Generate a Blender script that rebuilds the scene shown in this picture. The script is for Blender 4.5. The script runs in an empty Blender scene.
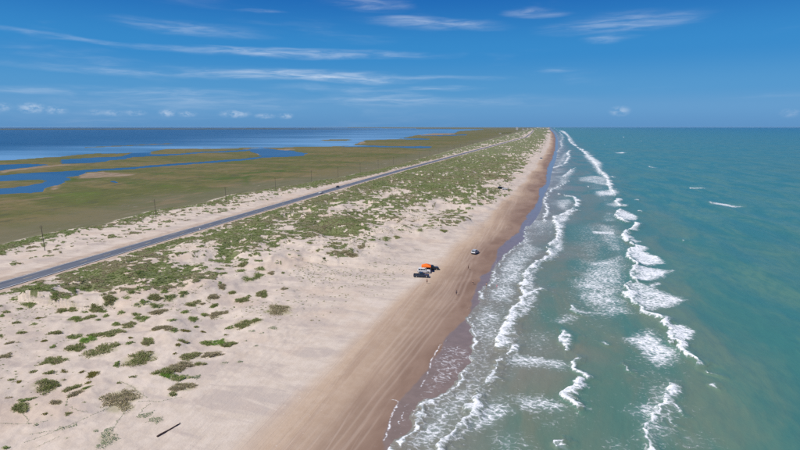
import bpy, bmesh, math, random
import numpy as np
from mathutils import Matrix, Vector
random.seed(7); RNG = np.random.default_rng(11)
R = math.radians
SC = bpy.context.scene
COL = SC.collection

# ---------------------------------------------------------------- camera
H = 55.0                     # drone height above the sea, metres
FPX = 545.0                  # focal length in pixels of an 800 px wide frame
PITCH = math.atan((225 - 126.6) / FPX)
PSI = math.atan(150 / FPX * math.cos(PITCH))      # the coast runs along +Y, the camera looks this much to the left of it
FW = np.array([-math.sin(PSI) * math.cos(PITCH), math.cos(PSI) * math.cos(PITCH), -math.sin(PITCH)])
RT = np.array([math.cos(PSI), math.sin(PSI), 0.0])
UP = np.cross(RT, FW)
cam = bpy.data.cameras.new('camera'); camo = bpy.data.objects.new('camera', cam); COL.objects.link(camo)
cam.sensor_fit = 'HORIZONTAL'; cam.sensor_width = 36.0; cam.lens = 36.0 * FPX / 800
cam.clip_start = 0.5; cam.clip_end = 200000
m = Matrix(((RT[0], UP[0], -FW[0]), (RT[1], UP[1], -FW[1]), (RT[2], UP[2], -FW[2]))).to_4x4()
m.translation = (0, 0, H); camo.matrix_world = m
SC.camera = camo
SC.cycles.use_denoising = False
SC.cycles.max_bounces = 5; SC.cycles.diffuse_bounces = 2; SC.cycles.glossy_bounces = 2
SC.cycles.transmission_bounces = 2; SC.cycles.volume_bounces = 0
SC.cycles.caustics_reflective = False; SC.cycles.caustics_refractive = False
vs = SC.view_settings
vs.view_transform = 'Standard'; vs.look = 'None'; vs.gamma = 1.0; vs.use_curve_mapping = False
vs.exposure = 0.0

# ---------------------------------------------------------------- light
SUN_EL, SUN_AZ = 54.0, 232.0     # degrees; azimuth clockwise from +Y (the sun stands behind the camera, a little to its left)
SKY_STRENGTH = 0.085
sd = bpy.data.lights.new('sun', 'SUN'); sd.energy = 4.9; sd.angle = R(0.53); sd.color = (1.0, 0.945, 0.865)
so = bpy.data.objects.new('sun', sd); COL.objects.link(so)
sdir = Vector((math.sin(R(SUN_AZ)) * math.cos(R(SUN_EL)), math.cos(R(SUN_AZ)) * math.cos(R(SUN_EL)), math.sin(R(SUN_EL))))
so.rotation_euler = sdir.to_track_quat('Z', 'Y').to_euler(); so.location = (0, -50, 120)

class NT:
    """small node-tree writer"""
    def __init__(s, tree): s.t = tree; s.n = tree.nodes; s.l = tree.links
    def new(s, t, **kw):
        n = s.n.new(t)
        for k, v in kw.items(): setattr(n, k, v)
        return n
    def put(s, sock, v):
        if isinstance(v, bpy.types.NodeSocket): s.l.new(v, sock)
        elif v is not None: sock.default_value = v
    def math(s, op, a, b=None, c=None, clamp=False):
        n = s.new('ShaderNodeMath', operation=op, use_clamp=clamp)
        s.put(n.inputs[0], a); s.put(n.inputs[1], b); s.put(n.inputs[2], c)
        return n.outputs[0]
    def ramp(s, v, a, b, lo=0.0, hi=1.0, smooth=True):
        n = s.new('ShaderNodeMapRange', interpolation_type='SMOOTHSTEP' if smooth else 'LINEAR', clamp=True)
        s.put(n.inputs[0], v); s.put(n.inputs[1], a); s.put(n.inputs[2], b); s.put(n.inputs[3], lo); s.put(n.inputs[4], hi)
        return n.outputs[0]
    def mix(s, f, a, b, blend='MIX'):
        n = s.new('ShaderNodeMix', data_type='RGBA', blend_type=blend)
        s.put(n.inputs[0], f)
        for k, v in ((6, a), (7, b)):
            if isinstance(v, tuple): v = (*v, 1.0) if len(v) == 3 else v
            s.put(n.inputs[k], v)
        return n.outputs[2]
    def mapping(s, vec, loc=(0, 0, 0), rot=(0, 0, 0), scale=(1, 1, 1), typ='POINT'):
        n = s.new('ShaderNodeMapping', vector_type=typ); s.put(n.inputs[0], vec)
        n.inputs['Location'].default_value = loc; n.inputs['Rotation'].default_value = rot; n.inputs['Scale'].default_value = scale
        return n.outputs[0]
    def noise(s, vec, scale, detail=3.0, rough=0.55, dist=0.0, dims='3D'):
        n = s.new('ShaderNodeTexNoise', noise_dimensions=dims)
        s.put(n.inputs['Vector'], vec); n.inputs['Scale'].default_value = scale; n.inputs['Detail'].default_value = detail
        n.inputs['Roughness'].default_value = rough; n.inputs['Distortion'].default_value = dist
        return n.outputs[0]
    def attr(s, name):
        n = s.new('ShaderNodeAttribute', attribute_name=name); return n.outputs['Fac']
    def pos(s): return s.new('ShaderNodeNewGeometry').outputs['Position']

def px_dir(px, py):
    d = FW * FPX + RT * (px - 400) - UP * (py - 225)
    return d / np.linalg.norm(d)

world = bpy.data.worlds.new('World'); SC.world = world; world.use_nodes = True
w = NT(world.node_tree); w.n.clear()
sky = w.new('ShaderNodeTexSky', sky_type='NISHITA', sun_disc=False)
sky.sun_elevation = R(SUN_EL); sky.sun_rotation = R(SUN_AZ); sky.altitude = 50; sky.air_density = 1.0; sky.dust_density = 0.3; sky.ozone_density = 3.0
gen = w.new('ShaderNodeTexCoord').outputs['Generated']
sep = w.new('ShaderNodeSeparateXYZ'); w.l.new(gen, sep.inputs[0])
az = w.math('ARCTAN2', sep.outputs[0], sep.outputs[1])
el = w.math('ARCSINE', sep.outputs[2])
cmb = w.new('ShaderNodeCombineXYZ'); w.l.new(az, cmb.inputs[0]); w.l.new(el, cmb.inputs[1])
ae = cmb.outputs[0]
warp = w.new('ShaderNodeTexNoise'); warp.inputs['Scale'].default_value = 1.0; warp.inputs['Detail'].default_value = 3
w.l.new(w.mapping(ae, scale=(7, 40, 1)), warp.inputs['Vector'])
wv = w.new('ShaderNodeVectorMath', operation='MULTIPLY_ADD')
w.l.new(warp.outputs['Color'], wv.inputs[0]); wv.inputs[1].default_value = (0.10, 0.016, 0); 
sub = w.new('ShaderNodeVectorMath', operation='SUBTRACT'); w.l.new(ae, sub.inputs[0]); sub.inputs[1].default_value = (0.05, 0.008, 0)
w.l.new(sub.outputs[0], wv.inputs[2]); aew = wv.outputs[0]
# thin cirrus streaks (frame x, y, half length, half height, fall to the right, strength), laid out as directions of the sky
CIRRUS = [(300, 75, 115, 6.5, 5, .62), (345, 79, 60, 4, 3, .4), (290, 53, 150, 4.5, 1, .5), (275, 55, 55, 4, 0, .4), (195, 29, 65, 7, 6, .34),
          (258, 11, 26, 3, 0, .25), (435, 24, 75, 6, 7, .42), (415, 20, 35, 4, 4, .3), (535, 13, 34, 5, 3, .34), (620, 24, 66, 9, -5, .34), (612, 40, 30, 4, 0, .3),
          (130, 71, 110, 4, 4, .26), (165, 91, 105, 5, 1, .24), (30, 91, 55, 3.5, 1, .26), (55, 37, 75, 3, 10, .24), (385, 98, 55, 9, 0, .28), (345, 88, 80, 4, 0, .2),
          (440, 88, 45, 3, 0, .26), (450, 77, 60, 2.5, 1, .24), (190, 102, 140, 8, 0, .2), (370, 4, 45, 7, 6, .3), (560, 71, 20, 2, 0, .18), (450, 102, 130, 7, 0, .16)]
fib = w.noise(w.mapping(aew, rot=(0, 0, R(-3)), scale=(14, 130, 1)), 1.0, 6, 0.62, 0.4)
fib = w.ramp(fib, 0.30, 0.82)
acc = None
for (cx, cy, hx, hy, fall, st) in CIRRUS:
    d = px_dir(cx, cy); a0 = math.atan2(d[0], d[1]); e0 = math.asin(d[2])
    tilt = math.atan2(fall, 2 * hx)
    mp = w.mapping(aew, loc=(a0, e0, 0), rot=(0, 0, -tilt), scale=(hx / FPX, hy / FPX, 1), typ='TEXTURE')
    ln = w.new('ShaderNodeVectorMath', operation='LENGTH'); w.l.new(mp, ln.inputs[0])
    v = w.ramp(ln.outputs['Value'], 1.25, 0.0, 0.0, st)
    acc = v if acc is None else w.math('ADD', acc, v)
# the same kind of faint cirrus goes on over the rest of the sky
far = w.noise(w.mapping(aew, scale=(3.0, 16, 1)), 1.0, 4, 0.6, 0.3)
veil = w.ramp(far, 0.52, 0.85, 0.0, 0.22)
cir = w.math('MULTIPLY', w.math('ADD', acc, veil), w.math('MULTIPLY_ADD', fib, 1.15, 0.12), clamp=True)
# small cumulus low over the lagoon
CUM = [(0, 107, 9, 4, .5), (32, 108, 10, 5, .75), (55, 110, 9, 4, .6), (98, 112, 10, 3, .35), (112, 113, 9, 3, .5), (135, 113, 9, 3, .5), (167, 113, 7, 4, .75), (187, 114, 9, 3, .6),
       (235, 114, 14, 4, .75), (265, 116, 10, 3, .6), (286, 116, 8, 3, .65), (620, 111, 9, 5, .6), (790, 113, 7, 4, .3), (-25, 110, 16, 6, .6), (-70, 112, 22, 6, .6), (850, 112, 14, 5, .5)]
puff = w.noise(w.mapping(ae, scale=(70, 120, 1)), 1.0, 6, 0.68)
acc2 = None
for (cx, cy, hx, hy, st) in CUM:
    d = px_dir(cx, cy); a0 = math.atan2(d[0], d[1]); e0 = math.asin(d[2])
    mp = w.mapping(ae, loc=(a0, e0, 0), scale=(hx / FPX * 1.1, hy / FPX * 1.0, 1), typ='TEXTURE')
    ln = w.new('ShaderNodeVectorMath', operation='LENGTH'); w.l.new(mp, ln.inputs[0])
    v = w.ramp(ln.outputs['Value'], 1.2, 0.1, 0.0, st)
    acc2 = v if acc2 is None else w.math('MAXIMUM', acc2, v)
cum = w.math('MULTIPLY', acc2, w.ramp(puff, 0.36, 0.62), clamp=True)
CLOUD = (9.6, 10.4, 11.6)
# clear maritime air: the deep blue of this sky over height above the horizon, blended with the physical sky
def lin(r, g, b): return tuple((((c / 255 + .055) / 1.055) ** 2.4) / SKY_STRENGTH for c in (r, g, b))
gr = w.new('ShaderNodeValToRGB'); gr.color_ramp.interpolation = 'EASE'
STOPS = [(0.0, lin(82, 144, 199)), (0.045, lin(90, 153, 206)), (0.085, lin(74, 149, 206)), (0.17, lin(44, 136, 203)), (0.32, lin(6, 99, 181)), (0.6, lin(5, 82, 162)), (1.0, lin(5, 70, 146))]
while len(gr.color_ramp.elements) < len(STOPS): gr.color_ramp.elements.new(0.5)
for e_, (p_, c_) in zip(gr.color_ramp.elements, STOPS): e_.position = p_; e_.color = (*c_, 1)
w.l.new(w.math('MULTIPLY', w.math('MAXIMUM', el, 0.0), 1.35), gr.inputs[0])
base = w.mix(0.93, sky.outputs[0], gr.outputs[0])
c1 = w.mix(w.math('MULTIPLY', cir, 0.8), base, CLOUD)
c2 = w.mix(w.math('MULTIPLY', cum, 0.5), c1, CLOUD)
bg = w.new('ShaderNodeBackground'); bg.inputs['Strength'].default_value = SKY_STRENGTH
w.l.new(c2, bg.inputs['Color'])
wo = w.new('ShaderNodeOutputWorld'); w.l.new(bg.outputs[0], wo.inputs['Surface'])

# ---------------------------------------------------------------- helpers
def at(px, py, z=0.0):
    """where the sight line of a traced point meets the level z"""
    d = FW * FPX + RT * (px - 400) - UP * (py - 225)
    t = (z - H) / d[2]
    return float(d[0] * t), float(d[1] * t)
def curve(pts, z):
    g = sorted((at(a, b, z) for a, b in pts), key=lambda q: q[1])
    return np.array([q[1] for q in g]), np.array([q[0] for q in g])
def poly(pts, z=0.0): return np.array([at(a, b, z) for a, b in pts])
def sstep(a, b, v):
    t = np.clip((v - a) / (b - a), 0, 1); return t * t * (3 - 2 * t)
PERM = RNG.permutation(4096).astype(np.int64)
VAL = RNG.random(4096)
def vnoise(x, y, seed=0):
    xi = np.floor(x).astype(np.int64); yi = np.floor(y).astype(np.int64)
    fx = x - xi; fy = y - yi
    ux = fx * fx * fx * (fx * (fx * 6 - 15) + 10); uy = fy * fy * fy * (fy * (fy * 6 - 15) + 10)
    def hsh(i, j): return VAL[PERM[(PERM[(i + seed * 57) & 4095] + j) & 4095]]
    a = hsh(xi, yi); b = hsh(xi + 1, yi); c = hsh(xi, yi + 1); d = hsh(xi + 1, yi + 1)
    return (a * (1 - ux) + b * ux) * (1 - uy) + (c * (1 - ux) + d * ux) * uy
def fbm(x, y, wl, octv=4, seed=0, gain=0.5):
    s = 0.0; amp = 1.0; tot = 0.0; f = 1.0 / wl; ca, sa = math.cos(0.6), math.sin(0.6)
    for k in range(octv):
        s = s + amp * vnoise(x * f + 13.7 * k, y * f - 7.1 * k, seed + k); tot += amp
        amp *= gain; f *= 2.03; x, y = ca * x - sa * y, sa * x + ca * y
    return s / tot
def seg_dist(px, py, P):
    """distance to a polyline, x of its nearest point and the place along it"""
    best = np.full(px.shape, 1e18); qx = np.zeros_like(px)
    for (ax, ay), (bx, by) in zip(P[:-1], P[1:]):
        dx, dy = bx - ax, by - ay; L2 = dx * dx + dy * dy + 1e-9
        t = np.clip(((px - ax) * dx + (py - ay) * dy) / L2, 0, 1)
        x = ax + t * dx; d = (px - x) ** 2 + (py - ay - t * dy) ** 2
        k = d < best; best[k] = d[k]; qx[k] = x[k]
    return np.sqrt(best), qx
def sd_poly(px, py, P):
    """signed distance to a closed outline, positive inside"""
    Q = np.vstack([P, P[:1]]); d, _ = seg_dist(px, py, Q)
    ins = np.zeros(px.shape, bool)
    for (ax, ay), (bx, by) in zip(Q[:-1], Q[1:]):
        c = ((ay > py) != (by > py)) & (px < (bx - ax) * (py - ay) / (by - ay + 1e-12) + ax)
        ins ^= c
    return np.where(ins, d, -d)
def in_box(x, y, P, pad):
    return (x > P[:, 0].min() - pad) & (x < P[:, 0].max() + pad) & (y > P[:, 1].min() - pad) & (y < P[:, 1].max() + pad)
def link(o): COL.objects.link(o); return o
def mesh_np(name, V, Q, mat, smooth=True, attrs=None):
    me = bpy.data.meshes.new(name)
    V = np.asarray(V, np.float32); Q = np.asarray(Q, np.int32); k = Q.shape[1]
    me.vertices.add(len(V)); me.vertices.foreach_set('co', V.ravel())
    me.loops.add(Q.size); me.loops.foreach_set('vertex_index', Q.ravel())
    me.polygons.add(len(Q)); me.polygons.foreach_set('loop_start', np.arange(0, Q.size, k, dtype=np.int32))
    me.update(calc_edges=True)
    if smooth: me.polygons.foreach_set('use_smooth', np.ones(len(Q), bool))
    for nm, a in (attrs or {}).items():
        at_ = me.attributes.new(nm, 'FLOAT', 'POINT'); at_.data.foreach_set('value', np.asarray(a, np.float32))
    if mat: me.materials.append(mat)
    me.validate()
    return me
def tag(o, label=None, cat=None, group=None, kind=None):
    if label: o['label'] = label
    if cat: o['category'] = cat
    if group: o['group'] = group
    if kind: o['kind'] = kind
    return o
def material(name, rough=0.8, color=(.5, .5, .5), spec=0.3, metal=0.0):
    mt = bpy.data.materials.new(name); mt.use_nodes = True
    b = mt.node_tree.nodes['Principled BSDF']
    b.inputs['Base Color'].default_value = (*color, 1); b.inputs['Roughness'].default_value = rough
    b.inputs['Specular IOR Level'].default_value = spec; b.inputs['Metallic'].default_value = metal
    return mt, NT(mt.node_tree), b
def worn(name, color, rough=0.5, spec=0.4, metal=0.0, var=0.12, scale=6.0):
    """plain paint, rubber, wood ... with a little uneven tone"""
    mt, t, b = material(name, rough, color, spec, metal)
    n = t.noise(t.new('ShaderNodeTexCoord').outputs['Object'], scale, 4, 0.6)
    lo = tuple(c * (1 - var) for c in color); hi = tuple(min(1, c * (1 + var)) for c in color)
    t.put(b.inputs['Base Color'], t.mix(t.ramp(n, 0.3, 0.7), lo, hi))
    t.put(b.inputs['Roughness'], t.ramp(n, 0.3, 0.7, rough * 0.85, min(1, rough * 1.15)))
    return mt
# ---------------------------------------------------------------- the plan of the place (traced lines, all as ground positions)
YS, XS = curve([(385, 447), (389, 430), (400, 403), (418, 382), (431, 362), (448, 338), (466, 315), (470, 303), (480, 277.5), (490.7, 270.4), (494, 261.5), (499.5, 249), (508.4, 240), (519, 231),
                (524.4, 219), (530.7, 211), (538.7, 199.8), (539, 189), (545.8, 183.8), (547, 167.8), (551, 160.7), (554.7, 150), (555.5, 139), (553.5, 133), (549, 129)], 0.15)   # edge of the wet film
YF, XF = curve([(399.5, 449), (408, 436), (415, 421.6), (423.6, 405.6), (438.7, 399), (446, 393), (455, 384), (467, 372.7), (475, 359), (476, 345), (474, 333), (472, 324), (469, 317), (473, 309),
                (482, 300.7), (484, 293.6), (487, 288), (493, 277.6), (494.5, 268.7), (500, 263), (508, 253.6), (518, 246.4), (526, 239), (526, 233), (530, 226), (536, 219), (541, 210), (543.5, 200),
                (546, 192), (550, 184), (551, 176), (553, 168), (556, 160), (558, 150), (558, 140), (556, 134), (551.5, 129.3)], 0.0)            # edge of the standing water
YR, XR = np.array([-6e4, 0, 400, 640, 1700, 2874, 4660, 10100, 4e4]), np.array([-176., -176, -176.5, -174.5, -148, -117, -146, -272, -1500])   # road
YV, XV = curve([(0, 297), (60, 303), (110, 303), (170, 296), (210, 283), (250, 270), (285, 260), (300, 263), (330, 262), (352, 258), (380, 246), (400, 240), (440, 232), (460, 222), (480, 205),
                (505, 190), (510, 180), (525, 165), (540, 150), (548, 137), (547, 132)], 2.2)                                                # beach side of the dune plants
YM, XM = curve([(-60, 262), (0, 246), (60, 232), (100, 228), (150, 212), (200, 205), (230, 196), (290, 187), (330, 180), (350, 176), (400, 165)], 1.0)  # where the salt marsh begins
YD, XD = curve([(225, 455), (262, 415), (305, 375), (357, 325), (392, 298), (428, 265), (462, 236), (490, 212), (510, 196), (525, 180), (541, 158), (549, 145), (550, 133)], 1.0)         # upper edge of damp sand
YL, XL = curve([(0, 160.5), (20, 159.6), (45, 157.4), (60, 156.3), (75, 154.7), (100, 153.4), (120, 153.6), (149, 151.5), (165, 149), (200, 147.8), (240, 147.5), (251, 148.4),
                (280, 147.6), (300, 146.8), (331, 146.6), (352, 145.2), (358, 143), (366, 140.2), (399, 139), (408, 137), (414, 135.5), (432, 133.4), (454, 133.2), (459, 131), (484, 129.4)], 0.1)      # lagoon shore
def xf(y): return np.interp(y, YF, XF)
def xs_(y): return np.minimum(np.interp(y, YS, XS), np.interp(y, YF, XF) - 0.6)
def xr(y): return np.interp(y, YR, XR)
def xv(y): return np.interp(y, YV, XV)
def xm(y): return np.where(y > YM[-1], np.interp(y, YM, XM) - (y - YM[-1]) * 0.02, np.interp(y, YM, XM))
def xd(y): return np.interp(y, YD, XD)
def xl(y): return np.where(y > YL[-1], XL[-1] - (y - YL[-1]) * 0.6, np.interp(y, YL, XL))
PONDS = [poly(p, 0.1) for p in (
    [(60.5, 160), (75, 158.6), (100, 157.2), (123, 156.4), (128, 154), (133, 152.6), (150, 151.6), (152, 154.2), (176, 154), (200, 152), (224, 151.2), (244, 149.8), (252, 148.6), (252, 150.2), (243, 151.4), (223, 152.4), (200, 153),
     (176, 155.2), (150, 156.2), (133, 157.2), (126, 159), (100, 161.8), (85, 163.2), (58.7, 164)],
    [(-40, 165.5), (0, 164.8), (33, 164), (50, 164.6), (35, 166.8), (16, 168.4), (0, 171), (-40, 174)],
    [(-60, 178.5), (0, 175.5), (18, 173.4), (53, 171.6), (85, 170), (100, 169.2), (136, 167), (162, 164.4), (200, 162), (223, 160.2), (245, 158.6), (262, 156.4), (258, 154.5), (250, 151), (252, 148.5), (262, 147.5), (276, 149.6), (292, 150.8), (298, 152),
     (306, 153.4), (307, 154.8), (300, 156), (285, 156.9), (264, 157.6), (246, 160.2), (223, 161.8), (200, 163.6), (162, 166.2), (136, 168.8), (100, 171), (87, 172.3), (83.6, 174.3), (73, 177), (71, 179.6), (58, 183), (51.6, 185), (47, 188.5), (41, 191.7), (18, 193.3), (0, 194.7), (-60, 199),
     (-60, 193), (0, 189.6), (27, 186.7), (46, 182.8), (49, 180.8), (40, 179.9), (27, 180), (0, 181.4), (-60, 186)],
    [(104, 182), (112, 180.9), (122, 181.2), (127, 182), (120, 183.6), (109, 184)],
    [(352, 145.3), (360, 145.2), (387, 146.2), (400, 146.4), (420, 146.2), (434, 146.6), (430, 147.8), (410, 148), (399, 147.3), (360, 146.7), (340, 146.8)],
    [(396, 138.9), (412, 138.3), (430, 138.8), (428, 139.5), (408, 139.6)],
    [(420, 135.4), (445, 135.2), (468, 134.4), (466, 135.2), (440, 135.9)])]
FLATS = [poly(p, 0.2) for p in ([(84, 173.5), (105, 171.5), (131, 174.8), (125, 176), (90, 178.6), (75, 179)], [(0, 171.2), (20, 168.8), (36, 167), (60, 164.6), (90, 164.2), (60, 166.2), (30, 169), (0, 173.6)],
    [(47, 189), (56, 186.2), (60, 188), (54, 190.4)], [(257, 153), (268, 154), (269, 155.6), (260, 155.6)], [(357, 143), (364, 141.5), (366, 143), (360, 144.6)], [(414, 135), (432, 133.2), (454, 133.3), (456, 134.4), (430, 135.6)],
    [(240, 148.6), (251, 148.6), (247, 149.6)], [(272, 149.8), (290, 148.6), (296, 149.8), (280, 150.6)])]            # bare mud and sand by the ponds
DARKPLANTS = [poly(p, 0.4) for p in ([(155, 173.6), (173, 172.2), (173, 173.2), (156, 174.3)], [(128, 182.4), (148, 181), (146, 182.6), (130, 183.6)], [(60, 180.5), (73, 178.6), (72, 180.6), (62, 181.8)], [(238, 172.8), (282, 170.2), (284, 171.4), (246, 174)],
    [(242, 177), (247, 176.2), (250, 184), (246, 185)], [(205, 179), (240, 176.5), (242, 178), (210, 180.5)])]
SANDSPOT = [poly(p, 2.2) for p in ([(402, 151), (416, 150), (419, 152.6), (405, 154)], [(515, 141), (526, 134), (534, 128.8), (536, 129), (528, 135), (522, 139.4)], [(330, 211), (362, 203), (372, 207), (340, 214)], [(378, 231), (383, 219), (392, 222), (392, 236), (380, 239)],
    [(275, 224), (292, 220), (300, 226), (283, 232)], [(404, 210), (440, 200), (452, 208), (424, 222), (404, 222)], [(372, 199), (398, 190), (404, 195), (380, 203)], [(178, 252), (200, 243), (215, 252), (200, 266), (180, 270)], [(290, 245), (330, 236), (318, 258), (300, 262), (280, 256)])]
EASTVEG = [poly(p, 2.2) for p in ([(533, 129.1), (551, 129), (551, 129.9), (533, 130)], [(536, 132.0), (551, 131.9), (551, 133), (538, 133.1)])]

ISLES = [poly(p, 0.2) for p in ([(84, 147.3), (100, 146.5), (125, 145.4), (150, 144.1), (172, 143.2), (173, 143.8), (150, 144.8), (125, 146.1), (100, 147.2), (85, 147.8)],
    [(318, 140.2), (330, 139.4), (348, 139.3), (354, 140), (345, 140.8), (325, 140.9)])]
def fields(x, y):
    """ground level and cover at any position"""
    f = {}
    b = xf(y) - x                                   # metres inland of the standing water
    t_road = np.abs(x - xr(y)); xr_ = xr(y); xm_ = xm(y); xv_ = xv(y) + (fbm(x, y, 16, 2, 31) - .5) * 22
    far = np.clip(np.abs(y) * 0.004, 0, 60)
    # plant density
    east = sstep(xv_ + 7, xv_ - 3, x) * sstep(xr_ + 6 + .2 * far, xr_ + 8 + .2 * far, x)
    lowf = fbm(x, y, 38, 3, 5)
    inl = np.clip((xv_ - x) / np.maximum(xv_ - xr_, 1), 0, 1)
    dens = east * (0.42 + 0.20 * sstep(0.0, 0.35, inl) + 0.10 * sstep(300, 700, y) + (lowf - .5) * 0.42)
    wof = 14 - 8.5 * sstep(430, 640, y)
    west = sstep(xr_ - wof - .3 * far, xr_ - wof - 6 - .3 * far, x) * sstep(xm_ - 4, xm_ + 4, x)
    edge = np.exp(-((x - xm_ - 7) / 9) ** 2)
    dens = dens + west * (0.36 + 0.28 * edge + 0.27 * sstep(330, 520, y) + (lowf - .5) * 0.4)
    for P in SANDSPOT:
        k = in_box(x, y, P, 20)
        if k.any(): dens[k] -= 0.22 * sstep(-6, 3, sd_poly(x[k], y[k], P))
    for P in EASTVEG:
        k = in_box(x, y, P, 60)
        if k.any(): dens[k] = np.maximum(dens[k], 0.8 * sstep(-8, 3, sd_poly(x[k], y[k], P)) )
    patch = .84 * fbm(x, y, 3.1, 4, 9, 0.62) + .16 * fbm(x, y, 12, 3, 10)
    veg = sstep(-0.03, 0.06, patch - 0.5 + (dens - 0.5) * 0.75) * sstep(0.03, 0.12, dens)
    f['veg'] = veg; f['dens'] = dens
    marsh = sstep(xm_ + 3, xm_ - 3, x + (fbm(x, y, 12, 3, 21) - .5) * 14)
    # ground level
    z = np.where(b > 0, np.minimum(0.021 * b, 1.15 + 0.004 * b), 0.03 * b)
    z = np.clip(z, -1.2, 1.7)
    duneE = sstep(xv_ + 26, xv_ - 8, x) * sstep(xr_ + 9 + far, xr_ + 22 + far, x)
    ridge = 1 - np.abs(2 * fbm(x, y, 34, 4, 3) - 1)
    z = z + duneE * (0.45 + 4.2 * (ridge - .45) * sstep(-10, 40, xv_ + 30 - x) + 1.5 * (fbm(x, y, 9, 4, 17) - .4))
    hum = sstep(30, 60, b) * sstep(xr_ + 9 + far, xr_ + 20 + far, x)
    hx_, hy_ = x * .83 + y * .56, -x * .56 + y * .83
    z = z + hum * (2.1 * sstep(34, 75, b) * (fbm(hx_, hy_ * .55, 17, 3, 45) - .5) + 1.05 * (fbm(hx_, hy_ * .7, 6.5, 4, 41) - .5) + 0.2 * (fbm(x, y, 2.2, 3, 43) - .5)) * (1 - marsh)
    z = np.where((x < xr_ + 22 + far) & (b > 0), z + (2.2 - z) * sstep(xr_ + 22 + far, xr_ + 9 + far, x), z)
    moundW = west * (0.2 + 1.9 * (fbm(x, y, 18, 4, 8) - .42))
    z = z + moundW
    z = z + veg * (1 - marsh) * 0.22 * sstep(0.02, .1, dens)
    zm = 0.42 + 0.25 * (fbm(x, y, 45, 4, 61) - .5) + 0.9 * sstep(0.55, 0.8, fbm(x, y, 120, 2, 66)) * sstep(xm_ - 160, xm_ - 20, x)
    z = z + (zm - z) * sstep(xm_ + 8, xm_ - 14, x)
    # water in the marsh
    wat = xl(y) - x + (fbm(x, y, 60, 3, 71) - .5) * 26
    wl = np.where(x < -230, wat, -50.0)
    for P in PONDS:
        k = in_box(x, y, P, 60)
        if k.any():
            s_ = sd_poly(x[k], y[k], P) + (fbm(x[k], y[k], 30, 4, 73, .65) - .5) * 20 - 1
            wl[k] = np.maximum(wl[k], s_)
    for P in ISLES:
        k = in_box(x, y, P, 400)
        if k.any(): wl[k] = np.minimum(wl[k], -sd_poly(x[k], y[k], P) + (fbm(x[k], y[k], 60, 3, 75) - .5) * 20)
    far2 = np.maximum(3.0, np.abs(y) * .004)
    z = np.where(x < -230, z + (-0.45 - z) * sstep(-far2, far2, wl), z)
    f['wl'] = wl
    # damp and wet sand
    n1 = fbm(x, y * 0.25, 14, 4, 81)
    xd_ = xd(y) + (n1 - .5) * 9
    dm = np.clip((x - xd_) / np.maximum(xs_(y) - xd(y), 4), 0, 1.2)
    f['damp'] = np.clip(0.42 * sstep(-0.16, 0.3, dm) + 0.58 * sstep(0.05, 0.84, dm + (fbm(x, y * .3, 22, 4, 83) - .5) * .45), 0, 1) * (b > -60)
    xw = xs_(y) + (fbm(x, y, 9, 4, 85) - .5) * 3.0
    f['film'] = sstep(-0.35, 0.35, x - xw)
    f['marsh'] = marsh
    f['mud'] = np.exp(-np.maximum(-wl, 0) / (4 + far2)) * (x < -230) * 0.55
    for P in FLATS:
        k = in_box(x, y, P, 60)
        if k.any(): f['mud'][k] = np.maximum(f['mud'][k], sstep(-8, 5, sd_poly(x[k], y[k], P) + (fbm(x[k], y[k], 24, 3, 77) - .5) * 14))
    f['lush'] = np.zeros_like(x)
    for P in DARKPLANTS:
        k = in_box(x, y, P, 60)
        if k.any(): f['lush'][k] = np.maximum(f['lush'][k], sstep(-5, 4, sd_poly(x[k], y[k], P) + (fbm(x[k], y[k], 20, 3, 79) - .5) * 12))
    wsh = x - xr_
    f['verge'] = np.where(wsh < 0, sstep(-10.5, -8.6, wsh + (fbm(x, y, 6, 3, 91) - .5) * 3), sstep(8.2, 6.6, wsh + (fbm(x, y, 6, 3, 92) - .5) * 3)) * (t_road < 14)
    f['z'] = z
    return f
TRACKS = [(poly(p, .7), w_) for p, w_ in (([(300, 462), (332, 428), (372, 383), (412, 338), (448, 298), (470, 262)], .17), ([(322, 462), (350, 428), (386, 385), (424, 338), (456, 300)], .15), ([(286, 462), (318, 428), (362, 380), (402, 335), (440, 292), (458, 268), (472, 256)], .15),
    ([(338, 458), (372, 415), (400, 380), (438, 330)], .12), ([(266, 458), (300, 424), (345, 376), (392, 326), (420, 290), (426, 278)], .13), ([(456, 300), (470, 270), (476, 256), (496, 232), (512, 205), (528, 178), (543, 152)], .25), ([(440, 306), (462, 270), (484, 236), (502, 208), (520, 178)], .22),
    ([(180, 455), (225, 405), (262, 365), (300, 325), (340, 290), (390, 262)], .22), ([(150, 452), (205, 402), (246, 360), (290, 318), (335, 284), (384, 258)], .2), ([(205, 455), (246, 405), (285, 362), (330, 318), (372, 285), (412, 274)], .2), ([(330, 300), (372, 280), (400, 272), (416, 276)], .16))]
def track_field(x, y):
    f = np.zeros_like(x); wob = (fbm(x * .2, y, 22, 2, 231) - .5) * 1.6
    for k_, (P, w_) in enumerate(TRACKS):
        k = in_box(x, y, P, 6)
        if not k.any(): continue
        d, qx = seg_dist(x[k] + wob[k], y[k], P); fade = sstep(.34, .55, fbm(x[k] * .3, y[k], 26, 3, 240 + k_))
        wd = w_ + y[k] * .0009
        f[k] = np.maximum(f[k], fade * np.exp(-((d - .85) / wd) ** 2))
    return f
def level(x, y): return float(fields(np.array([float(x)]), np.array([float(y)]))['z'][0])
def on_ground(px, py):
    z = 1.5
    for _ in range(5):
        x, y = at(px, py, z); z = level(x, y)
    return x, y, z

# ---------------------------------------------------------------- foam on the sea (traced crests and patches, as ground positions)
CREST = []; PATCH = []
def crest(pts, sea, shore, amp, hgt=0.0): CREST.append((poly(pts), sea, shore, amp, hgt))
def patch(pts, amp, soft=2.0): PATCH.append((poly(pts), amp, soft))
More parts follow.
